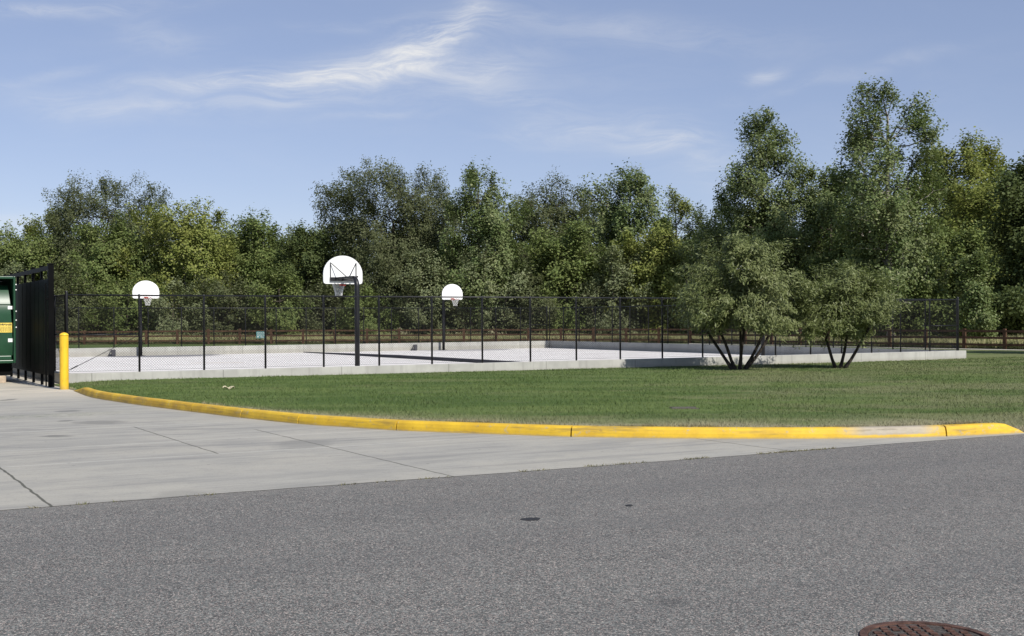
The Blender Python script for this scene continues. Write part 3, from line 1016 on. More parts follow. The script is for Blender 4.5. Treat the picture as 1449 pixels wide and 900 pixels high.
yl = sticker(-0.44, -0.085, 1.41, 1.68, M['labelyellow'], 'warning_sticker')
m_ = MB()
rr = random.Random(9)
y0 = min(yat(1.41), yat(1.68)) - 0.009
x = -0.43
while x < -0.10:
    w_ = rr.uniform(0.012, 0.03)
    cb(x, x + w_, y0, y0 + 0.004, 1.60 + rr.uniform(0, 0.02), 1.655 + rr.uniform(-0.015, 0.012)); x += w_ + rr.uniform(0.006, 0.012)
for zz in (1.565, 1.535, 1.505, 1.475, 1.445):
    x = -0.42
    while x < -0.11:
        w_ = rr.uniform(0.02, 0.05)
        cb(x, min(x + w_, -0.10), y0, y0 + 0.004, zz - 0.005, zz + 0.005); x += w_ + 0.012
w_obj = MB(); w_obj.v, w_obj.f = m_.v, m_.f
o = w_obj.build('lettering', M['ink'], yl)
for z in (2.75, 2.6, 2.0, 1.75, 1.55):
    m_ = MB(); c = W(cu + 0.0, cv + 0.03)
    m_.tube([W(cu - 0.005, cv + 0.03, z), W(cu + 0.03, cv + 0.03, z)], 0.02, 8); m_.build('bolt', M['bolt'], root)
# support block under the skid
c = W(cu - 0.50, cv + 0.10, 0.004)
root = empty('support_block', c, 'pale timber and masonry block propping the corner of the green compactor', 'block')
m_ = MB(); m_.box(c, D, N, 0.24, 0.12, 0.004, 0.20); m_.build('block', M['block'], root, bevel=0.012)

# ------------------------------------------------------------------ manhole
mc = Vector((2.185, 6.397, 0))
root = empty('manhole_cover', mc, 'round rusty iron manhole cover set in the grey asphalt', 'manhole cover')
m_ = MB(); n = 64; ro, ri = 0.352, 0.308
vs = []
for r_, z in ((ro, 0.001), (ro - 0.006, 0.012), (ri, 0.012), (ri - 0.004, 0.001)):
    vs += [(mc.x + r_ * math.cos(2 * math.pi * k / n), mc.y + r_ * math.sin(2 * math.pi * k / n), z) for k in range(n)]
fs = [(j * n + k, j * n + (k + 1) % n, (j + 1) * n + (k + 1) % n, (j + 1) * n + k) for j in range(3) for k in range(n)]
m_.add(vs, fs); m_.build('frame', M['rust'], root)
m_ = MB(); m_.tube([(mc.x, mc.y, -0.02), (mc.x, mc.y, 0.0045)], 0.302, 64); lid = m_.build('lid', M['grit'], root)
m_ = MB()
rr = random.Random(2)
st = 0.058
for i in range(-7, 8):
    for j in range(-7, 8):
        x, y = i * st, j * st + (0.029 if i % 2 else 0)
        if math.hypot(x, y) < 0.278 and rr.random() < 0.9:
            m_.box((mc.x + x + rr.uniform(-.002, .002), mc.y + y), Vector((1, 0, 0)), Vector((0, 1, 0)), 0.02, 0.017, 0.004, 0.0125 + rr.uniform(-.001, .0015))
m_.build('tread', M['rust'], lid, bevel=0.003)

# dark spots on the road
def blob(name, c, rx, ry, z, mm, seed, thick=0.0):
    rr = random.Random(seed)
    ph = [rr.uniform(0, 6.28) for _ in range(4)]
    m_ = MB(); n = 28
    pts = []
    for k in range(n):
        t = 2 * math.pi * k / n
        q = 1 + 0.10 * math.sin(2 * t + ph[0]) + 0.09 * math.sin(3 * t + ph[1]) + 0.06 * math.sin(5 * t + ph[2])
        pts.append((c.x + rx * q * math.cos(t), c.y + ry * q * math.sin(t)))
    vs = [(x, y, z - 0.003) for x, y in pts] + [(c.x + (x - c.x) * .9, c.y + (y - c.y) * .9, z + 0.003) for x, y in pts]
    m_.add(vs, [tuple(range(n, 2 * n))] + [(k, (k + 1) % n, n + (k + 1) % n, n + k) for k in range(n)])
    return m_.build(name, mm)


tag(blob('tar_patch', gp(751, 735), 0.082, 0.085, 0.002, M['tar'], 1), 'dark oval tar patch in the middle of the grey asphalt', 'tar patch')
tag(blob('tar_patch', gp(890, 715.5), 0.035, 0.05, 0.002, M['tar'], 2), 'tiny dark tar speck on the asphalt, towards the kerb', 'tar patch')

# irrigation box lid and a pale scrap on the lawn
def lawn_point(px, py):
    z = 0.1
    for _ in range(6):
        p = gp(px, py, z); u, v = uv(p); v0 = vc(u); z = lawn_z(u, min(max((v - v0) / (-0.12 - v0), 0), 1))
    return gp(px, py, z)


lp = lawn_point(968, 578)
root = empty('valve_box', lp, 'flat weathered valve box lid sunk in the lawn', 'valve box')
m_ = MB(); m_.box(lp, Vector((1, 0, 0)), Vector((0, 1, 0)), 0.21, 0.15, lp.z - 0.05, lp.z + 0.016); m_.build('lid', M['lid'], root, bevel=0.01)
m_ = MB(); m_.box(lp + Vector((0, -0.152, 0)), Vector((1, 0, 0)), Vector((0, 1, 0)), 0.235, 0.012, lp.z - 0.05, lp.z + 0.02); m_.box(lp + Vector((0, 0.165, 0)), Vector((1, 0, 0)), Vector((0, 1, 0)), 0.235, 0.012, lp.z - 0.05, lp.z + 0.02)
m_.build('rim', M['lid'], root)
sp_ = lawn_point(324, 551)
rr = random.Random(4)
m_ = MB()
g = 6
vs = [(sp_.x + (i / g - .5) * 0.24 + rr.uniform(-.015, .015), sp_.y + (j / 3 - .5) * 0.16 + rr.uniform(-.015, .015), sp_.z + 0.05 + 0.035 * math.sin(i * 1.3 + j) + rr.uniform(-.012, .012)) for i in range(g + 1) for j in range(4)]
fs = [(i * 4 + j, (i + 1) * 4 + j, (i + 1) * 4 + j + 1, i * 4 + j + 1) for i in range(g) for j in range(3)]
m_.add(vs, fs); o = m_.build('bark_scrap', M['debris'])
md = o.modifiers.new('thick', 'SOLIDIFY'); md.thickness = 0.012
tag(o, 'pale curled scrap lying on the grass behind the kerb', 'scrap')

# ------------------------------------------------------------------ wooden fence
rb = wf[0]
root = empty('rail_fence', (rb.x, rb.y, 0), 'brown three rail wooden fence running along the meadow', 'fence')
rr = random.Random(8)
tops = []
for i, p in enumerate(wf):
    m_ = MB(); d = (wf[min(i + 1, len(wf) - 1)] - wf[max(i - 1, 0)]).normalized(); s = Vector((-d.y, d.x, 0))
    h = 1.06 + rr.uniform(-0.03, 0.04)
    px = CX + F * p.x / p.y
    m_.box(p, d, s, 0.085, 0.075, -0.15, h)
    if -30 < px < 1480: m_.build('post', M['wood'], root, bevel=0.01)
    tops.append((p, [0.93 + rr.uniform(-.02, .02), 0.57 + rr.uniform(-.02, .02), 0.2 + rr.uniform(-.02, .02)]))
for k in range(3):
    for (p, a), (q, b) in zip(tops[:-1], tops[1:]):
        px = CX + F * q.x / q.y
        px0 = CX + F * p.x / p.y
        if px < -30 or px0 > 1480: continue
        d = (q - p).normalized(); s = Vector((d.y, -d.x, 0)) * 0.05
        m_ = MB()
        mid = (p + q) / 2 + s; sag = -0.012 * rr.random()
        m_.bar(p + s + d * 0.01 + Vector((0, 0, a[k])), Vector((mid.x, mid.y, (a[k] + b[k]) / 2 + sag)), 0.055, 0.12)
        m_.bar(Vector((mid.x, mid.y, (a[k] + b[k]) / 2 + sag)), q + s - d * 0.01 + Vector((0, 0, b[k])), 0.055, 0.12)
        m_.build('rail', M['wood'], root)
# teal sign on it
sx = None
for p, q in zip(wf[:-1], wf[1:]):
    a, b = CX + F * p.x / p.y, CX + F * q.x / q.y
    if a <= 369 < b:
        d = (q - p).normalized(); s = Vector((d.y, -d.x, 0))
        c = p + (q - p) * ((369 - a) / (b - a)) + s * 0.1
        root = empty('trail_sign', (c.x, c.y, 0.4), 'small teal sign with white lettering fixed to the wooden fence', 'sign')
        m_ = MB(); m_.box(c, d, s, 0.32, 0.012, 0.38, 0.9); m_.build('board', M['teal'], root)
        m_ = MB()
        f0 = c + s * 0.016
        rr = random.Random(6)
        for zz in (0.80, 0.70, 0.60):
            x = -0.25
            while x < 0.24:
                w_ = rr.uniform(0.04, 0.09)
                m_.box(f0 + d * (x + w_ / 2), d, s, w_ / 2, 0.003, zz - 0.022, zz + 0.022); x += w_ + 0.03
        for x0, x1, z0, z1 in ((-.25, -.1, .45, .52), (0.02, .12, .44, .53), (0.16, .24, .43, .5)):
            m_.box(f0 + d * ((x0 + x1) / 2), d, s, (x1 - x0) / 2, 0.003, z0, z1)
        m_.build('lettering', M['sticker'], root)

# ------------------------------------------------------------------ vegetation
def quads_from_leaves(P, nrm, tan, ln, wd):
    nrm /= np.linalg.norm(nrm, axis=1, keepdims=True) + 1e-9
    tan = tan - nrm * np.sum(tan * nrm, axis=1, keepdims=True)
    tan /= np.linalg.norm(tan, axis=1, keepdims=True) + 1e-9
    bit = np.cross(nrm, tan)
    a = P - tan * (ln / 2)[:, None]; b = P + bit * (wd / 2)[:, None] + tan * (ln * 0.02)[:, None]
    c = P + tan * (ln / 2)[:, None]; d = P - bit * (wd / 2)[:, None] + tan * (ln * 0.02)[:, None]
    V = np.stack([a, b, c, d], axis=1).reshape(-1, 3)
    Fq = np.arange(len(P) * 4, dtype=np.int32).reshape(-1, 4)
    return V, Fq


SHAPES = {
    'round': ([0, .08, .25, .5, .72, .9, 1], [.68, .88, 1, 1, .96, .84, .62]),
    'spire': ([0, .1, .3, .5, .7, .88, 1], [.85, 1, 1, .94, .78, .56, .32]),
    'tall': ([0, .1, .3, .55, .75, .9, 1], [.7, .9, .95, 1, .92, .70, .38]),
    'shrub': ([0, .1, .25, .5, .75, .9, 1], [.82, 1, 1, .94, .78, .56, .34]),
    'bush': ([0, .1, .3, .55, .8, .93, 1], [.8, .95, 1, .93, .7, .42, .12]),
    'dome': ([0, .1, .25, .5, .75, .9, 1], [.65, .9, 1, 1, .96, .86, .68]),
}


def tree_data(seed, H, Wd, base, shape, ncl, lpc, leaf, clr, up=0.5, droop=0.0, trunk=None, stems=None, aspect=0.75, limbscale=1.0, boughs=None, zst=0.85):
    g = np.random.default_rng(seed)
    hx, hy = SHAPES[shape]
    ph = g.uniform(0, 6.28, 8)
    H0 = H * base
    # trunk path
    nt = 10
    lean = g.uniform(-0.03, 0.03, 2) * H
    stem_list = stems or [((0, 0), (lean[0], lean[1]), 1.0)]
    nodes, par, isroot = [], [], []
    for (bx, by), (tx, ty), fr in stem_list:
        prev = -1
        for i in range(nt):
            s = i / (nt - 1)
            zz = s * H * (0.86 if shape in ('spire', 'tall') else 0.68) * fr
            w = (0.012 * H * math.sin(3.1 * s + ph[0] + bx) if not stems else 0.035 * H * math.sin(6.3 * s + ph[0] + 9 * tx + 5 * ty)) * s
            nodes.append((bx + (tx - bx) * s ** 0.9 + w, by + (ty - by) * s ** 0.9 + 0.6 * w, zz))
            par.append(prev); isroot.append(i < 2)
            prev = len(nodes) - 1
    nodes = np.array(nodes)
    # boughs fill the envelope, clusters of leaves fill the boughs
    nb = boughs or int(np.clip(ncl / 17, 7, 24))
    bt = (np.arange(nb) + g.uniform(0, 1, nb)) / nb
    bt = np.interp(bt, [0, .5, 1], [0.03, .52, .98])
    ba = np.arange(nb) * 2.39996 + g.uniform(-.6, .6, nb)
    RE = np.interp(bt, hx, hy) * Wd / 2
    br = RE * g.uniform(.52, .92, nb) * (0.9 + .18 * np.sin(3 * ba + ph[1]))
    rb = (0.30 * RE + 0.055 * Wd) * g.uniform(.75, 1.3, nb) * min(1.0, (18 / nb) ** 0.4)
    BC = np.stack([br * np.cos(ba), br * np.sin(ba), H0 + bt * (H - H0) - rb * .35], axis=1)
    BC[-1, :2] *= .35; BC[-2, 2] = max(BC[-2, 2], H * .97 - rb[-2] * g.uniform(1, 1.4)); BC[-3, 2] = max(BC[-3, 2], H * .93 - rb[-3] * g.uniform(1, 1.5)); BC[-1, 2] = H - rb[-1] * .95
    wgt = rb ** 1.6; wgt /= wgt.sum()
    nin = int(ncl * .14)
    pick = g.choice(nb, ncl - nin, p=wgt)
    dv = g.normal(0, 1, (ncl - nin, 3)); dv /= np.linalg.norm(dv, axis=1, keepdims=True)
    rd = g.uniform(0.08, 1, ncl - nin) ** .45
    stretch = np.array([1, 1, zst])
    C = BC[pick] + dv * (rd * rb[pick])[:, None] * stretch
    ti = g.uniform(0.02, .8, nin); ai = g.uniform(0, 6.28, nin); ri = np.interp(ti, hx, hy) * Wd / 2 * g.uniform(.1, .7, nin)
    C = np.concatenate([C, np.stack([ri * np.cos(ai), ri * np.sin(ai), H0 + ti * (H - H0)], axis=1)])
    C[:, 2] = np.minimum(C[:, 2], H * 1.0)
    C[:, 2] = np.maximum(C[:, 2], H0 * 0.8 + 0.2)
    rr = np.ones(len(C)); tt = rr
    axis = np.array([np.mean([s[1][0] for s in stem_list]), np.mean([s[1][1] for s in stem_list])])
    C[:, :2] += (axis * (C[:, 2] / H)[:, None])
    order = np.argsort(np.linalg.norm(C[:, :2] - axis * (C[:, 2:3] / H), axis=1) + 0.3 * C[:, 2])
    C = C[order]; rr = rr[order]
    allp = list(map(tuple, nodes)); nroot = len(nodes)
    arr = np.zeros((nroot + len(C), 3)); arr[:nroot] = nodes
    parent = par + [-1] * len(C)
    # greedy limbs
    minz = H0 * 0.55
    for i in range(len(C)):
        k = nroot + i
        d = C[i] - arr[:k]
        dist = np.linalg.norm(d, axis=1)
        cost = dist + np.where(d[:, 2] < 0.0, 2.2 * -d[:, 2], 0.0) + np.where(arr[:k, 2] < minz, 3.0 if not stems else 0.6, 0)
        cost[:nroot] *= 0.8
        parent[k] = int(np.argmin(cost)); arr[k] = C[i]
    wt = np.zeros(len(arr)); wt[nroot:] = 1
    for k in range(len(arr) - 1, -1, -1):
        if k >= nroot and parent[k] >= 0: wt[parent[k]] += wt[k]
    for k in range(nroot - 1, -1, -1):
        if parent[k] >= 0: wt[parent[k]] += wt[k]
    rt = trunk or 0.018 * H
    rad = rt * np.sqrt(np.maximum(wt, 0.35) / max(wt.max(), 1)) * limbscale
    for k in range(nroot): rad[k] = max(rt * (1 - 0.82 * arr[k, 2] / (H * 0.9)) * (1.25 if isroot[k] and arr[k, 2] < 0.01 else 1.0), 0.02)
    # tubes
    TV, TF = [], []
    ns = 6
    for k in range(len(arr)):
        p = parent[k]
        if p < 0: continue
        A, B = arr[p], arr[k]
        r0 = min(rad[p], rad[k] * 1.5) if k >= nroot else rad[p]; r1 = rad[k] * (0.8 if k >= nroot else 1)
        d = B - A; L = np.linalg.norm(d)
        if L < 1e-4: continue
        mids = [A, B]
        rs_ = [r0, r1]
        if k >= nroot and L > 0.8:
            mids = [A, A + d * .5 + g.normal(0, .05 * L, 3) - np.array([0, 0, .04 * L]), B]; rs_ = [r0, (r0 + r1) / 2, r1]
        d = d / L
        a = np.cross(d, [0.31, 0.95, 0.1]); a /= np.linalg.norm(a); b = np.cross(d, a)
        b0 = len(TV)
        for q, r_ in zip(mids, rs_):
            for j in range(ns):
                t = 2 * math.pi * j / ns
                TV.append(q + (a * math.cos(t) + b * math.sin(t)) * r_)
        for s in range(len(mids) - 1):
            for j in range(ns):
                j2 = (j + 1) % ns
                TF.append((b0 + s * ns + j, b0 + s * ns + j2, b0 + (s + 1) * ns + j2, b0 + (s + 1) * ns + j))
    # leaves
    npc = np.maximum(8, (lpc * g.uniform(0.45, 1.5, len(C))).astype(int))
    idx = np.repeat(np.arange(len(C)), npc)
    n = len(idx)
    ctr = np.array([0, 0, H0 + (H - H0) * 0.35])
    out = C - ctr; out[:, 2] *= 0.6
    out /= np.linalg.norm(out, axis=1, keepdims=True) + 1e-6
    gro = out * 0.8 + np.array([0, 0, up]) + g.normal(0, .25, C.shape)
    gro[:, 2] -= droop
    gro /= np.linalg.norm(gro, axis=1, keepdims=True)
    Lc = clr * g.uniform(0.6, 1.35, len(C))
    gs = np.clip(g.normal(0, 0.55, n), -1.3, 1.5)
    perp = np.clip(g.normal(0, 1, (n, 3)), -1.7, 1.7) * aspect * 0.55
    taper = np.clip(1.15 - 0.45 * gs, 0.3, 1.5)[:, None]
    P = C[idx] + gro[idx] * (gs * Lc[idx])[:, None] + perp * Lc[idx][:, None] * taper
    if droop > 0:
        P[:, 2] -= droop * 0.25 * np.abs(gs) * Lc[idx]
    P[:, 2] = np.maximum(P[:, 2], 0.05)
    nrm = out[idx] * 0.55 + np.array([0, 0, 0.45]) + g.normal(0, 0.42, (n, 3))
    tan = g.normal(0, 1, (n, 3)) + gro[idx] * (1.4 if droop > 0 else 0.3) + np.array([0, 0, -0.5 if droop > 0 else -0.3])
    ln = leaf[0] * g.uniform(0.65, 1.3, n); wd = leaf[1] * g.uniform(0.65, 1.3, n)
    LV, LF = quads_from_leaves(P, nrm, tan, ln, wd)
    return np.array(TV), np.array(TF, dtype=np.int32), LV, LF


def make_tree(name, cat, label, loc, leafmat, bark, data, group=None, rotz=0.0):
    root = empty(name, loc, label, cat, group)
    root.rotation_euler = (0, 0, rotz)
    TV, TF, LV, LF = data
    finish('trunk', np_mesh('trunk', TV, TF), bark, root, smooth=True)
    finish('crown', np_mesh('crown', LV, LF), leafmat, root)
    return root


def spec_tree(px, top, Y, wpx, shape, leafkey, label, seed, base=0.18, name='tree', cat='tree', ncl=300, lpc=95, leaf=(0.24, 0.17), clr=0.72, bark=None, up=0.5, group='trees beyond the wooden fence', aspect=0.75, z=-0.06, **kw):
    if px < 1120 and Y < 130: Y += 11
    elif px < 1500: Y += 4
    H = ztop(px, top, Y) - z
    Wd = wpx / F * Y * (1.22 if name == 'tree' else 1.08)
    ncl = int(ncl * 1.45)
    p = at(px, Y, z)
    d = tree_data(seed, H, Wd, base, shape, ncl, lpc, leaf, clr, up, aspect=aspect, **kw)
    return make_tree(name, cat, label, p, LEAF[leafkey], bark or BARK, d, group, 0.0)


T = []
def ST(*a, **k): T.append(spec_tree(*a, **k)); return T[-1]
# left group
ST(18, 318, 112, 105, 'round', 'green', 'low green tree at the left edge, above the compactor', 11, ncl=220)
ST(68, 296, 122, 58, 'tall', 'yellow', 'thin yellow green tree between the left edge and the big olive tree', 12, ncl=170, base=.05, boughs=12)
ST(158, 251, 117, 150, 'dome', 'olive', 'big round olive tree, tallest of the left group', 113, ncl=620, lpc=95, leaf=(.22, .12), bark=BARKD, boughs=70, clr=.72)
ST(160, 306, 104, 112, 'spire', 'green', 'mid green tree in front of the big round olive tree', 14, ncl=260)
ST(262, 281, 103, 132, 'round', 'yellow', 'bright yellow green tree behind the hoop nearest the dumpster', 15, ncl=330, base=.12, bark=BARKW)
ST(366, 302, 110, 96, 'round', 'green', 'green tree with forked top between the yellow green tree and the willow', 16, ncl=240)
ST(432, 317, 106, 70, 'tall', 'dark', 'dark green tree touching the left side of the big willow', 17, ncl=190)
# middle group
ST(556, 236, 105, 186, 'dome', 'olive', 'broad dark willow tree behind the nearest backboard', 118, ncl=760, lpc=95, leaf=(.22, .115), bark=BARKD, base=.14, clr=.75, boughs=80)
ST(682, 228, 97, 118, 'spire', 'poplar', 'spiky topped poplar right of the broad dark willow', 19, ncl=330, leaf=(.2, .17), clr=.7, up=.9, base=.08)
ST(780, 250, 110, 108, 'round', 'olive', 'grey green rounded tree between the two middle poplars', 20, ncl=300, leaf=(.22, .14))
ST(884, 233, 100, 112, 'tall', 'poplar', 'open poplar with pale trunk behind the middle of the court', 21, ncl=250, bark=BARKW, clr=.75, base=.2, up=.7)
ST(964, 271, 126, 52, 'tall', 'yellow', 'narrow yellow tinted tree in the gap before the tall poplars', 22, ncl=190, base=.05, boughs=13)
ST(925, 322, 93, 90, 'round', 'yellow', 'bright green tree low in front of the open poplar', 23, ncl=240, base=.05)
ST(800, 315, 95, 95, 'round', 'green', 'leafy green tree below the grey green rounded tree', 24, ncl=240, base=.06)
# right group
ST(1085, 157, 85, 135, 'spire', 'poplar', 'dark poplar with pointed crown left of the tallest poplar', 25, ncl=420, leaf=(.19, .16), clr=.68, up=.7, base=.08)
ST(1176, 238, 90, 92, 'tall', 'poplar', 'shorter poplar filling the gap between the two tall ones', 26, ncl=240, leaf=(.19, .16), clr=.65, base=.06)
ST(1262, 111, 80, 132, 'tall', 'poplar', 'tallest poplar, airy crown with gaps of sky', 27, ncl=430, lpc=72, leaf=(.18, .155), clr=.62, up=.8, base=.1, bark=BARKW)
ST(1366, 196, 96, 112, 'round', 'yellow', 'rounded yellow green tree right of the tallest poplar', 28, ncl=380, base=.08)
ST(1408, 258, 90, 105, 'round', 'yellow', 'lower yellowing tree near the right edge', 29, ncl=300, base=.06)
ST(1462, 226, 76, 95, 'tall', 'dark', 'dark tree cut off by the right edge of the photo', 30, ncl=300, base=.05)
ST(1235, 300, 84, 120, 'round', 'green', 'dense green tree below the tallest poplar', 31, ncl=260, base=.04)
ST(1330, 312, 86, 110, 'round', 'green', 'dense green tree below the rounded yellow green one', 32, ncl=240, base=.03)
ST(1050, 300, 90, 130, 'round', 'dark', 'dense dark tree behind the larger willow shrub', 33, ncl=260, base=.03)
ST(1380, 364, 71, 52, 'spire', 'poplar', 'young pale leaved poplar behind the right corner of the court', 34, ncl=130, lpc=70, leaf=(.15, .13), clr=.42, up=.9, base=.03, name='young_poplar')
# trees that close the dips between the tall ones
ST(112, 322, 122, 110, 'round', 'green', 'green tree low between the left edge group and the big olive tree', 41, ncl=220, base=.04)
ST(222, 318, 120, 110, 'round', 'green', 'green tree filling the dip left of the bright yellow green tree', 42, ncl=220, base=.04)
ST(318, 330, 120, 100, 'round', 'olive', 'olive tree filling the dip right of the bright yellow green tree', 43, ncl=200, base=.04)
ST(404, 322, 121, 90, 'round', 'yellow', 'yellowish tree in the dip left of the broad dark willow', 44, ncl=190, base=.04)
ST(478, 350, 118, 80, 'round', 'dark', 'dark tree low behind the nearest backboard', 45, ncl=180, base=.04)
ST(628, 268, 119, 120, 'round', 'olive', 'olive tree joining the broad dark willow to the spiky topped poplar', 46, ncl=260, base=.04, leaf=(.22, .13))
ST(735, 278, 119, 110, 'round', 'green', 'green tree in the dip right of the spiky topped poplar', 47, ncl=240, base=.04)
ST(835, 280, 118, 100, 'round', 'olive', 'grey green tree in the dip left of the open poplar', 48, ncl=220, base=.04)
ST(1008, 292, 112, 95, 'round', 'dark', 'dark green tree low at the left foot of the pointed poplar', 49, ncl=220, base=.04)
ST(1140, 258, 102, 110, 'round', 'dark', 'dark tree behind, between the pointed poplar and the tallest poplar', 50, ncl=240, base=.04)
ST(1215, 250, 100, 110, 'round', 'green', 'green tree behind the left flank of the tallest poplar', 51, ncl=240, base=.04)
ST(1318, 250, 104, 110, 'round', 'green', 'green tree behind the right flank of the tallest poplar', 52, ncl=260, base=.04)
ST(1425, 285, 100, 120, 'round', 'dark', 'dark tree behind the lower yellowing tree at the right edge', 53, ncl=240, base=.04)
# understorey shrubs
SH = [(28, 372, 100, 120, 'silver', 'grey green shrub above the compactor'), (105, 380, 98, 80, 'olive', 'olive shrub above the yellow bollard'),
      (180, 388, 97, 100, 'green', 'green shrub beside the pole nearest the dumpster'), (245, 398, 96, 90, 'silver', 'pale shrub right of the hoop nearest the dumpster'),
      (325, 385, 98, 100, 'olive', 'olive shrub left of the teal sign'), (398, 378, 97, 90, 'green', 'green shrub above the teal sign'),
      (455, 398, 98, 80, 'olive', 'olive shrub under the nearest backboard'), (520, 410, 96, 85, 'green', 'shrub right of the nearest pole'),
      (600, 352, 95, 85, 'silver', 'tall grey green shrub left of the smallest far hoop'), (690, 335, 94, 118, 'silver', 'tall willowy shrub right of the smallest far hoop'),
      (752, 385, 93, 80, 'olive', 'olive shrub under the grey green rounded tree'), (868, 350, 92, 92, 'silver', 'silvery shrub in front of the open poplar'),
      (965, 365, 90, 80, 'yellow', 'yellow green shrub touching the larger willow shrub'), (1160, 370, 84, 110, 'dark', 'dark shrub between the two willow shrubs'),
      (1300, 390, 80, 80, 'green', 'green shrub behind the right corner of the fence'), (1440, 395, 78, 70, 'dark', 'dark shrub at the right edge behind the wooden fence')]
for i, (px, top, Y, wpx, lk, lab) in enumerate(SH):
    spec_tree(px, top, Y, wpx, 'bush', lk, lab, 60 + i, base=.02, name='shrub', cat='shrub', ncl=130, lpc=70, leaf=(.21, .14), clr=.6, group='shrubs under the trees')

# far row: copies of a few trees, set further back
rr = random.Random(21)
src = [T[0], T[3], T[5], T[9], T[13]]
fx = [-20, 45, 110, 225, 300, 345, 410, 455, 520, 590, 640, 730, 790, 840, 920, 990, 1040, 1120, 1200, 1290, 1370, 1440]
for i, px in enumerate(fx):
    s = src[i % len(src)]
    Y = 135 + rr.uniform(-6, 10)
    topy = 338 + rr.uniform(-12, 14)
    Hs = s.children[1].dimensions.z if s.children[1].dimensions.z > 1 else 10
    Hs = max(v.co.z for v in s.children[1].data.vertices)
    sc = (ztop(px, topy, Y) + 0.1) / Hs
    r = s.copy(); COL.objects.link(r)
    r.location = at(px, Y, -0.1); r.rotation_euler = (0, 0, rr.uniform(0, 6.28)); r.scale = (sc * 1.15, sc * 1.15, sc)
    r.name = 'background_tree'
    r['label'] = 'distant tree just glimpsed through gaps in the front row of trees'
    r['group'] = 'distant trees behind the front row'
    for ch in s.children:
        c = ch.copy(); COL.objects.link(c); c.parent = r

# the two willow shrubs on the lawn
def lawn_shrub(px, py, top, xl, xr, seed, stems, label, ncl, lpc):
    p = lawn_point(px, py)
    Y = p.y
    H = ztop(px, top, Y) - p.z
    Wd = (xr - xl) / F * Y
    off = ((xl + xr) / 2 - px) / F * Y
    st = [((a * 0.12, b * 0.12), (a + off, b), fr) for a, b, fr in stems]
    d = tree_data(seed, H, Wd * 0.98, 0.37, 'shrub', ncl, lpc, (0.155, 0.038), 0.40, 0.3, 0.4, trunk=0.058, stems=st, aspect=0.5, limbscale=0.9, boughs=26)
    return make_tree('willow_shrub', 'willow shrub', label, p, LEAF['willow'], BARKD, d, 'willow shrubs on the lawn')


lawn_shrub(1046, 522.5, 337, 944, 1150, 101, [(-1.9, .1, 1.0), (-1.2, -.3, .9), (.3, .6, 1.05), (1.5, -.1, 1.0), (.0, -.9, .95), (1.9, .5, .8)], 'larger willow shrub with several leaning trunks on the lawn by the wall', 400, 95)
lawn_shrub(1189, 521, 374, 1130, 1280, 102, [(-1.3, .1, 1.0), (0.1, .2, 1.0), (1.2, -.1, 1.0)], 'smaller willow shrub with three trunks on the lawn', 290, 100)

# tree beyond the right edge whose shadow lies on the lawn
spec_tree(1570, 330, 56, 130, 'round', 'green', 'tree standing beyond the right edge, shading the grass by the path', 140, base=.25, ncl=150, lpc=70, group='trees on the right')

# ------------------------------------------------------------------ grass
def blades(name, P, h, w, lean, mm, attrs=None, seed=0):
    g = np.random.default_rng(seed)
    n = len(P)
    a = g.uniform(0, 2 * math.pi, n)
    sx = np.stack([np.cos(a), np.sin(a), np.zeros(n)], axis=1) * (w / 2)[:, None]
    tip = P + np.stack([g.normal(0, 1, n) * lean * h, g.normal(0, 1, n) * lean * h, h], axis=1)
    V = np.stack([P - sx, P + sx, tip], axis=1).reshape(-1, 3)
    me = np_mesh(name, V, np.arange(n * 3).reshape(-1, 3))
    if attrs is not None:
        at_ = me.attributes.new('dry', 'FLOAT', 'POINT'); at_.data.foreach_set('value', np.repeat(attrs, 3).astype(np.float32))
    return finish(name, me, mm)


g = np.random.default_rng(77)
NB = 230000
uu = g.uniform(-0.4, 40, NB)
s = g.uniform(0, 1, NB) ** 1.5
v0 = np.interp(uu, ku, kv)
vv = v0 + (-0.14 - v0) * s
zw = 0.07 - 0.12 * np.clip((uu - 3) / 26, 0, 1)
zk_ = np.clip(0.135 * (UEND - uu) / 0.55, 0.008, 0.135)
kk = np.where(zk_ > 0.1, s * s * (3 - 2 * s), s ** 0.7)
zz = zk_ + (zw - zk_) * kk
ee = np.clip((uu + 0.42) / 1.5, 0, 1); ee = ee * ee * (3 - 2 * ee); zz = 0.012 + (zz - 0.012) * ee
PX = np.stack([L0.x + D.x * uu + N.x * vv, L0.y + D.y * uu + N.y * vv, zz - 0.005], axis=1)
pxx = CX + F * PX[:, 0] / PX[:, 1]
keep = (pxx > 60) & (pxx < 1480) & (uu < UEND + 30)
PX, s, vv, v0 = PX[keep], s[keep], vv[keep], v0[keep]
tb = g.uniform(0.3, UEND - 0.6, 9000); tv = np.interp(tb, ku, kv) - 0.02 + np.abs(g.normal(0, .07, 9000))
tk = (np.sin(tb * 3.1) + np.sin(tb * 7.7 + 1) + g.normal(0, .6, 9000)) > 0.2
tb, tv = tb[tk], tv[tk]
PT = np.stack([L0.x + D.x * tb + N.x * tv, L0.y + D.y * tb + N.y * tv, np.full(len(tb), 0.135)], axis=1)
PX = np.concatenate([PX, PT]); vv = np.concatenate([vv, tv]); v0 = np.concatenate([v0, np.interp(tb, ku, kv)])
dist = PX[:, 1]
hh = g.uniform(0.025, 0.055, len(PX)) * (1 + 0.2 * (g.uniform(0, 1, len(PX)) > .97))
hh *= 1 + .35 * np.sin(PX[:, 0] * 1.7 + 2 * np.sin(PX[:, 1] * .9)) * np.sin(PX[:, 1] * 1.3)
hh[-len(PT):] *= 1.3
ww = 0.010 * dist / 18
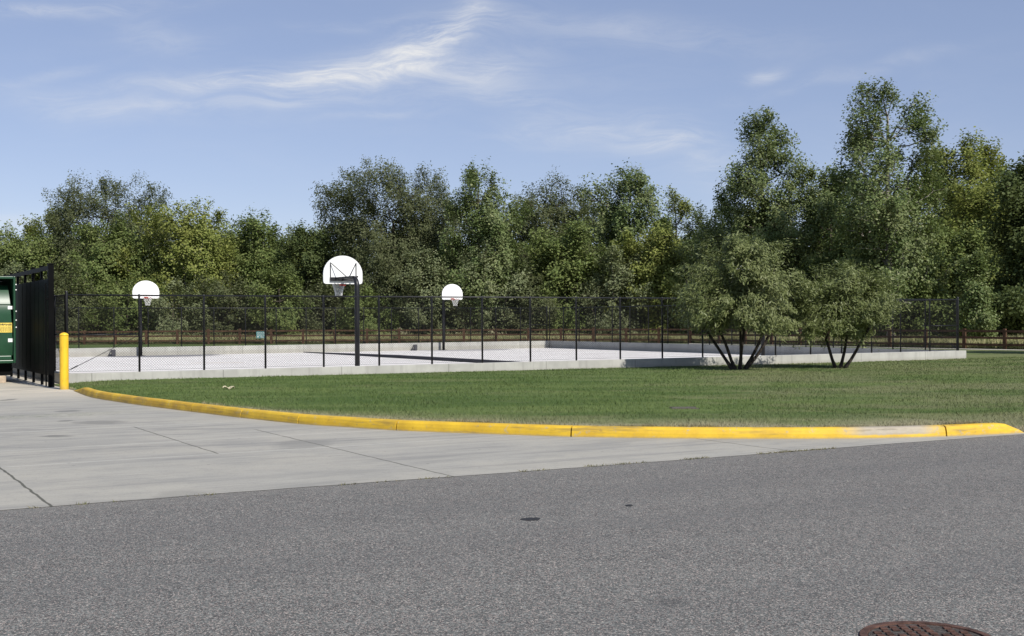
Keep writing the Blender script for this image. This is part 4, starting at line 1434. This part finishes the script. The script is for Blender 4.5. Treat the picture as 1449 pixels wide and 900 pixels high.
tag(blades('grass', PX, hh, ww, 0.45, M['blade'], np.clip(1 - (vv - v0) / 3.2, 0, 1), 5), 'mown green lawn grass, dry along the kerb', 'grass', kind='stuff')

# weeds along the seam between asphalt and concrete
pts = []
rr = random.Random(12)
for x0, x1, dens in ((0.2, 4.2, 10), (4.3, 7.5, 34), (7.5, 9.6, 44), (-3, 0.2, 5)):
    k = int((x1 - x0) * dens)
    for _ in range(k):
        x = rr.uniform(x0, x1)
        if math.sin(x * 5.3) + math.sin(x * 2.1 + 1) < -0.2: continue
        for _ in range(5): pts.append(BL0 + BD * (x + rr.gauss(0, .03)) + BN * (rr.gauss(-0.005, .012)))
PW = np.array([(p.x, p.y, 0.0) for p in pts])
tag(blades('weeds', PW, np.random.default_rng(1).uniform(.008, .035, len(PW)), np.full(len(PW), .010), .9, M['weed'], None, 2), 'dry weeds growing in the seam between asphalt and concrete', 'weeds', kind='stuff')

# tall dry grass beyond the wooden fence
g = np.random.default_rng(31)
wfa = np.array([(p.x, p.y) for p in wf])
seg = g.integers(0, len(wfa) - 1, 70000); fr = g.uniform(0, 1, 70000)
base = wfa[seg] + (wfa[seg + 1] - wfa[seg]) * fr[:, None]
back = g.uniform(0.35, 1, 70000) ** 1.2 * 9.0 - 2.8
base[:, 1] += np.maximum(back, 0.35)
PM = np.concatenate([base, np.full((70000, 1), -0.03)], axis=1)
hm = g.uniform(.35, .85, 70000) * (0.75 + .35 * np.sin(base[:, 0] * .5) * np.sin(base[:, 1] * .7))
tag(blades('dry_grass', PM, hm, np.full(70000, .05), .22, M['dry'], None, 9), 'tall dry tan meadow grass behind the wooden fence', 'grass', kind='stuff')

# ------------------------------------------------------------------ light and sky
EL, AZ = math.radians(42), math.radians(38)   # AZ: to the right of straight behind the camera
sd = Vector((math.sin(AZ) * math.cos(EL), -math.cos(AZ) * math.cos(EL), math.sin(EL)))
sl = bpy.data.lights.new('sun', 'SUN'); sl.energy = 4.8; sl.angle = math.radians(0.53); sl.color = (1.0, 0.955, 0.88)
so = bpy.data.objects.new('sun', sl); COL.objects.link(so); so.location = (20, -20, 40)
so.rotation_euler = (-sd).to_track_quat('-Z', 'Y').to_euler()

w = bpy.data.worlds.new('World'); S.world = w; w.use_nodes = True
t = NT(w.node_tree)
bg = w.node_tree.nodes['Background']
sky = t.n('ShaderNodeTexSky'); sky.sky_type = 'NISHITA'; sky.sun_disc = False
sky.sun_elevation = EL; sky.sun_rotation = math.radians(180) - AZ
sky.altitude = 1600; sky.air_density = 1.0; sky.dust_density = 0.4; sky.ozone_density = 1.2
tc = t.n('ShaderNodeTexCoord').outputs['Generated']
sp = t.n('ShaderNodeSeparateXYZ'); t.put(sp.inputs[0], tc)
yy = t.m('MAXIMUM', sp.outputs[1], 0.05)
ta = t.m('DIVIDE', sp.outputs[0], yy); te = t.m('DIVIDE', sp.outputs[2], yy)
cmb = t.n('ShaderNodeCombineXYZ'); t.put(cmb.inputs[0], ta); t.put(cmb.inputs[1], te)
vec = cmb.outputs[0]
warpn = t.n('ShaderNodeTexNoise'); t.put(warpn.inputs['Vector'], vec); warpn.inputs['Scale'].default_value = 9; warpn.inputs['Detail'].default_value = 3
wv = t.n('ShaderNodeVectorMath', operation='MULTIPLY_ADD')
t.put(wv.inputs[0], warpn.outputs['Color']); wv.inputs[1].default_value = (0.05, 0.035, 0); t.put(wv.inputs[2], vec)
CL = [(450, 106, 130, 15, 4, 1.0), (560, 80, 105, 22, 18, .95), (620, 52, 60, 13, 30, .7), (370, 112, 70, 10, -3, .4), (250, 118, 80, 9, -2, .3), (645, 42, 50, 16, 35, .6), (690, 100, 60, 18, 15, .55), (120, 142, 120, 15, -6, .42),
      (350, 149, 140, 6, 2, .35), (60, 6, 170, 9, 3, .5), (235, 45, 55, 18, -14, .36), (80, 98, 70, 6, 10, .36), (900, 42, 170, 18, -4, .30), (820, 185, 90, 16, 4, .5), (930, 205, 70, 12, 3, .55),
      (1000, 235, 80, 28, -25, .45), (25, 312, 40, 12, 0, .6), (520, 166, 60, 4, 4, .28), (1088, 103, 20, 8, 8, .7), (1210, 108, 120, 8, 12, .28), (740, 140, 90, 18, -20, .22), (520, 30, 120, 6, 2, .2), (640, 130, 260, 30, 5, .16)]
tot = None
wsp = t.n('ShaderNodeSeparateXYZ'); t.put(wsp.inputs[0], wv.outputs[0])
for px, py, rx, ry, ang, wt in CL:
    a0, e0 = (px - CX) / F, (CY - py) / F
    ca, sa = math.cos(math.radians(ang)), math.sin(math.radians(ang))
    dx = t.m('SUBTRACT', wsp.outputs[0], a0 + 0.025); dy = t.m('SUBTRACT', wsp.outputs[1], e0 + 0.0175)
    q1 = t.m('MULTIPLY', t.m('ADD', t.m('MULTIPLY', dx, ca), t.m('MULTIPLY', dy, sa)), F / (rx * 1.25))
    q2 = t.m('MULTIPLY', t.m('SUBTRACT', t.m('MULTIPLY', dy, ca), t.m('MULTIPLY', dx, sa)), F / (ry * 1.25))
    r2 = t.m('ADD', t.m('MULTIPLY', q1, q1), t.m('MULTIPLY', q2, q2))
    ga = t.m('MULTIPLY', t.m('POWER', 2.718, t.m('MULTIPLY', r2, -1.0)), wt)
    tot = ga if tot is None else t.m('ADD', tot, ga)
fib = t.noise(t.map(wv.outputs[0], rot=math.radians(-14), sc=(12, 60, 1)), 1.0, 9, 0.72, 1.1)
fib2 = t.noise(t.map(wv.outputs[0], rot=math.radians(6), sc=(5, 18, 1)), 1.0, 6, 0.6, 0.4)
tex = t.m('ADD', t.m('MULTIPLY', t.ramp(fib, 0.30, 0.72), 0.75), t.m('MULTIPLY', t.ramp(fib2, 0.35, 0.7), 0.45))
veil = t.m('MULTIPLY', t.ramp(fib2, 0.45, 0.75), 0.05)
cm = t.m('ADD', t.m('MULTIPLY', t.m('MULTIPLY', tot, tex), 0.72), veil, clamp=True)
hsv = t.n('ShaderNodeHueSaturation'); t.put(hsv.inputs['Color'], sky.outputs[0]); hsv.inputs['Saturation'].default_value = 0.86; hsv.inputs['Value'].default_value = 1.0
c = t.mix(cm, t.mix(0.42, t.mix(1.0, hsv.outputs[0], (1.07, 0.985, 1.03), 'MULTIPLY'), (2.55, 3.45, 5.55)), (7.0, 7.1, 7.3))
t.put(bg.inputs[0], c); bg.inputs[1].default_value = 0.1

# ------------------------------------------------------------------ camera
cam = bpy.data.cameras.new('camera'); co = bpy.data.objects.new('camera', cam); COL.objects.link(co)
cam.sensor_width = 36; cam.lens = F / 1449 * 36
cam.shift_y = -(CY - 450 ) / 1449 * -1
cam.clip_end = 6000; cam.clip_start = 0.1
co.matrix_world = Matrix.Translation((0, 0, EYE)) @ Matrix.Rotation(math.radians(90), 4, 'X') @ Matrix.Rotation(-TH, 4, 'Z')
S.camera = co
S.view_settings.view_transform = 'Standard'; S.view_settings.look = 'None'
S.view_settings.exposure = 0.18; S.view_settings.gamma = 1
S.render.engine = 'CYCLES'
S.cycles.max_bounces = 6; S.cycles.transmission_bounces = 3; S.cycles.transparent_max_bounces = 4
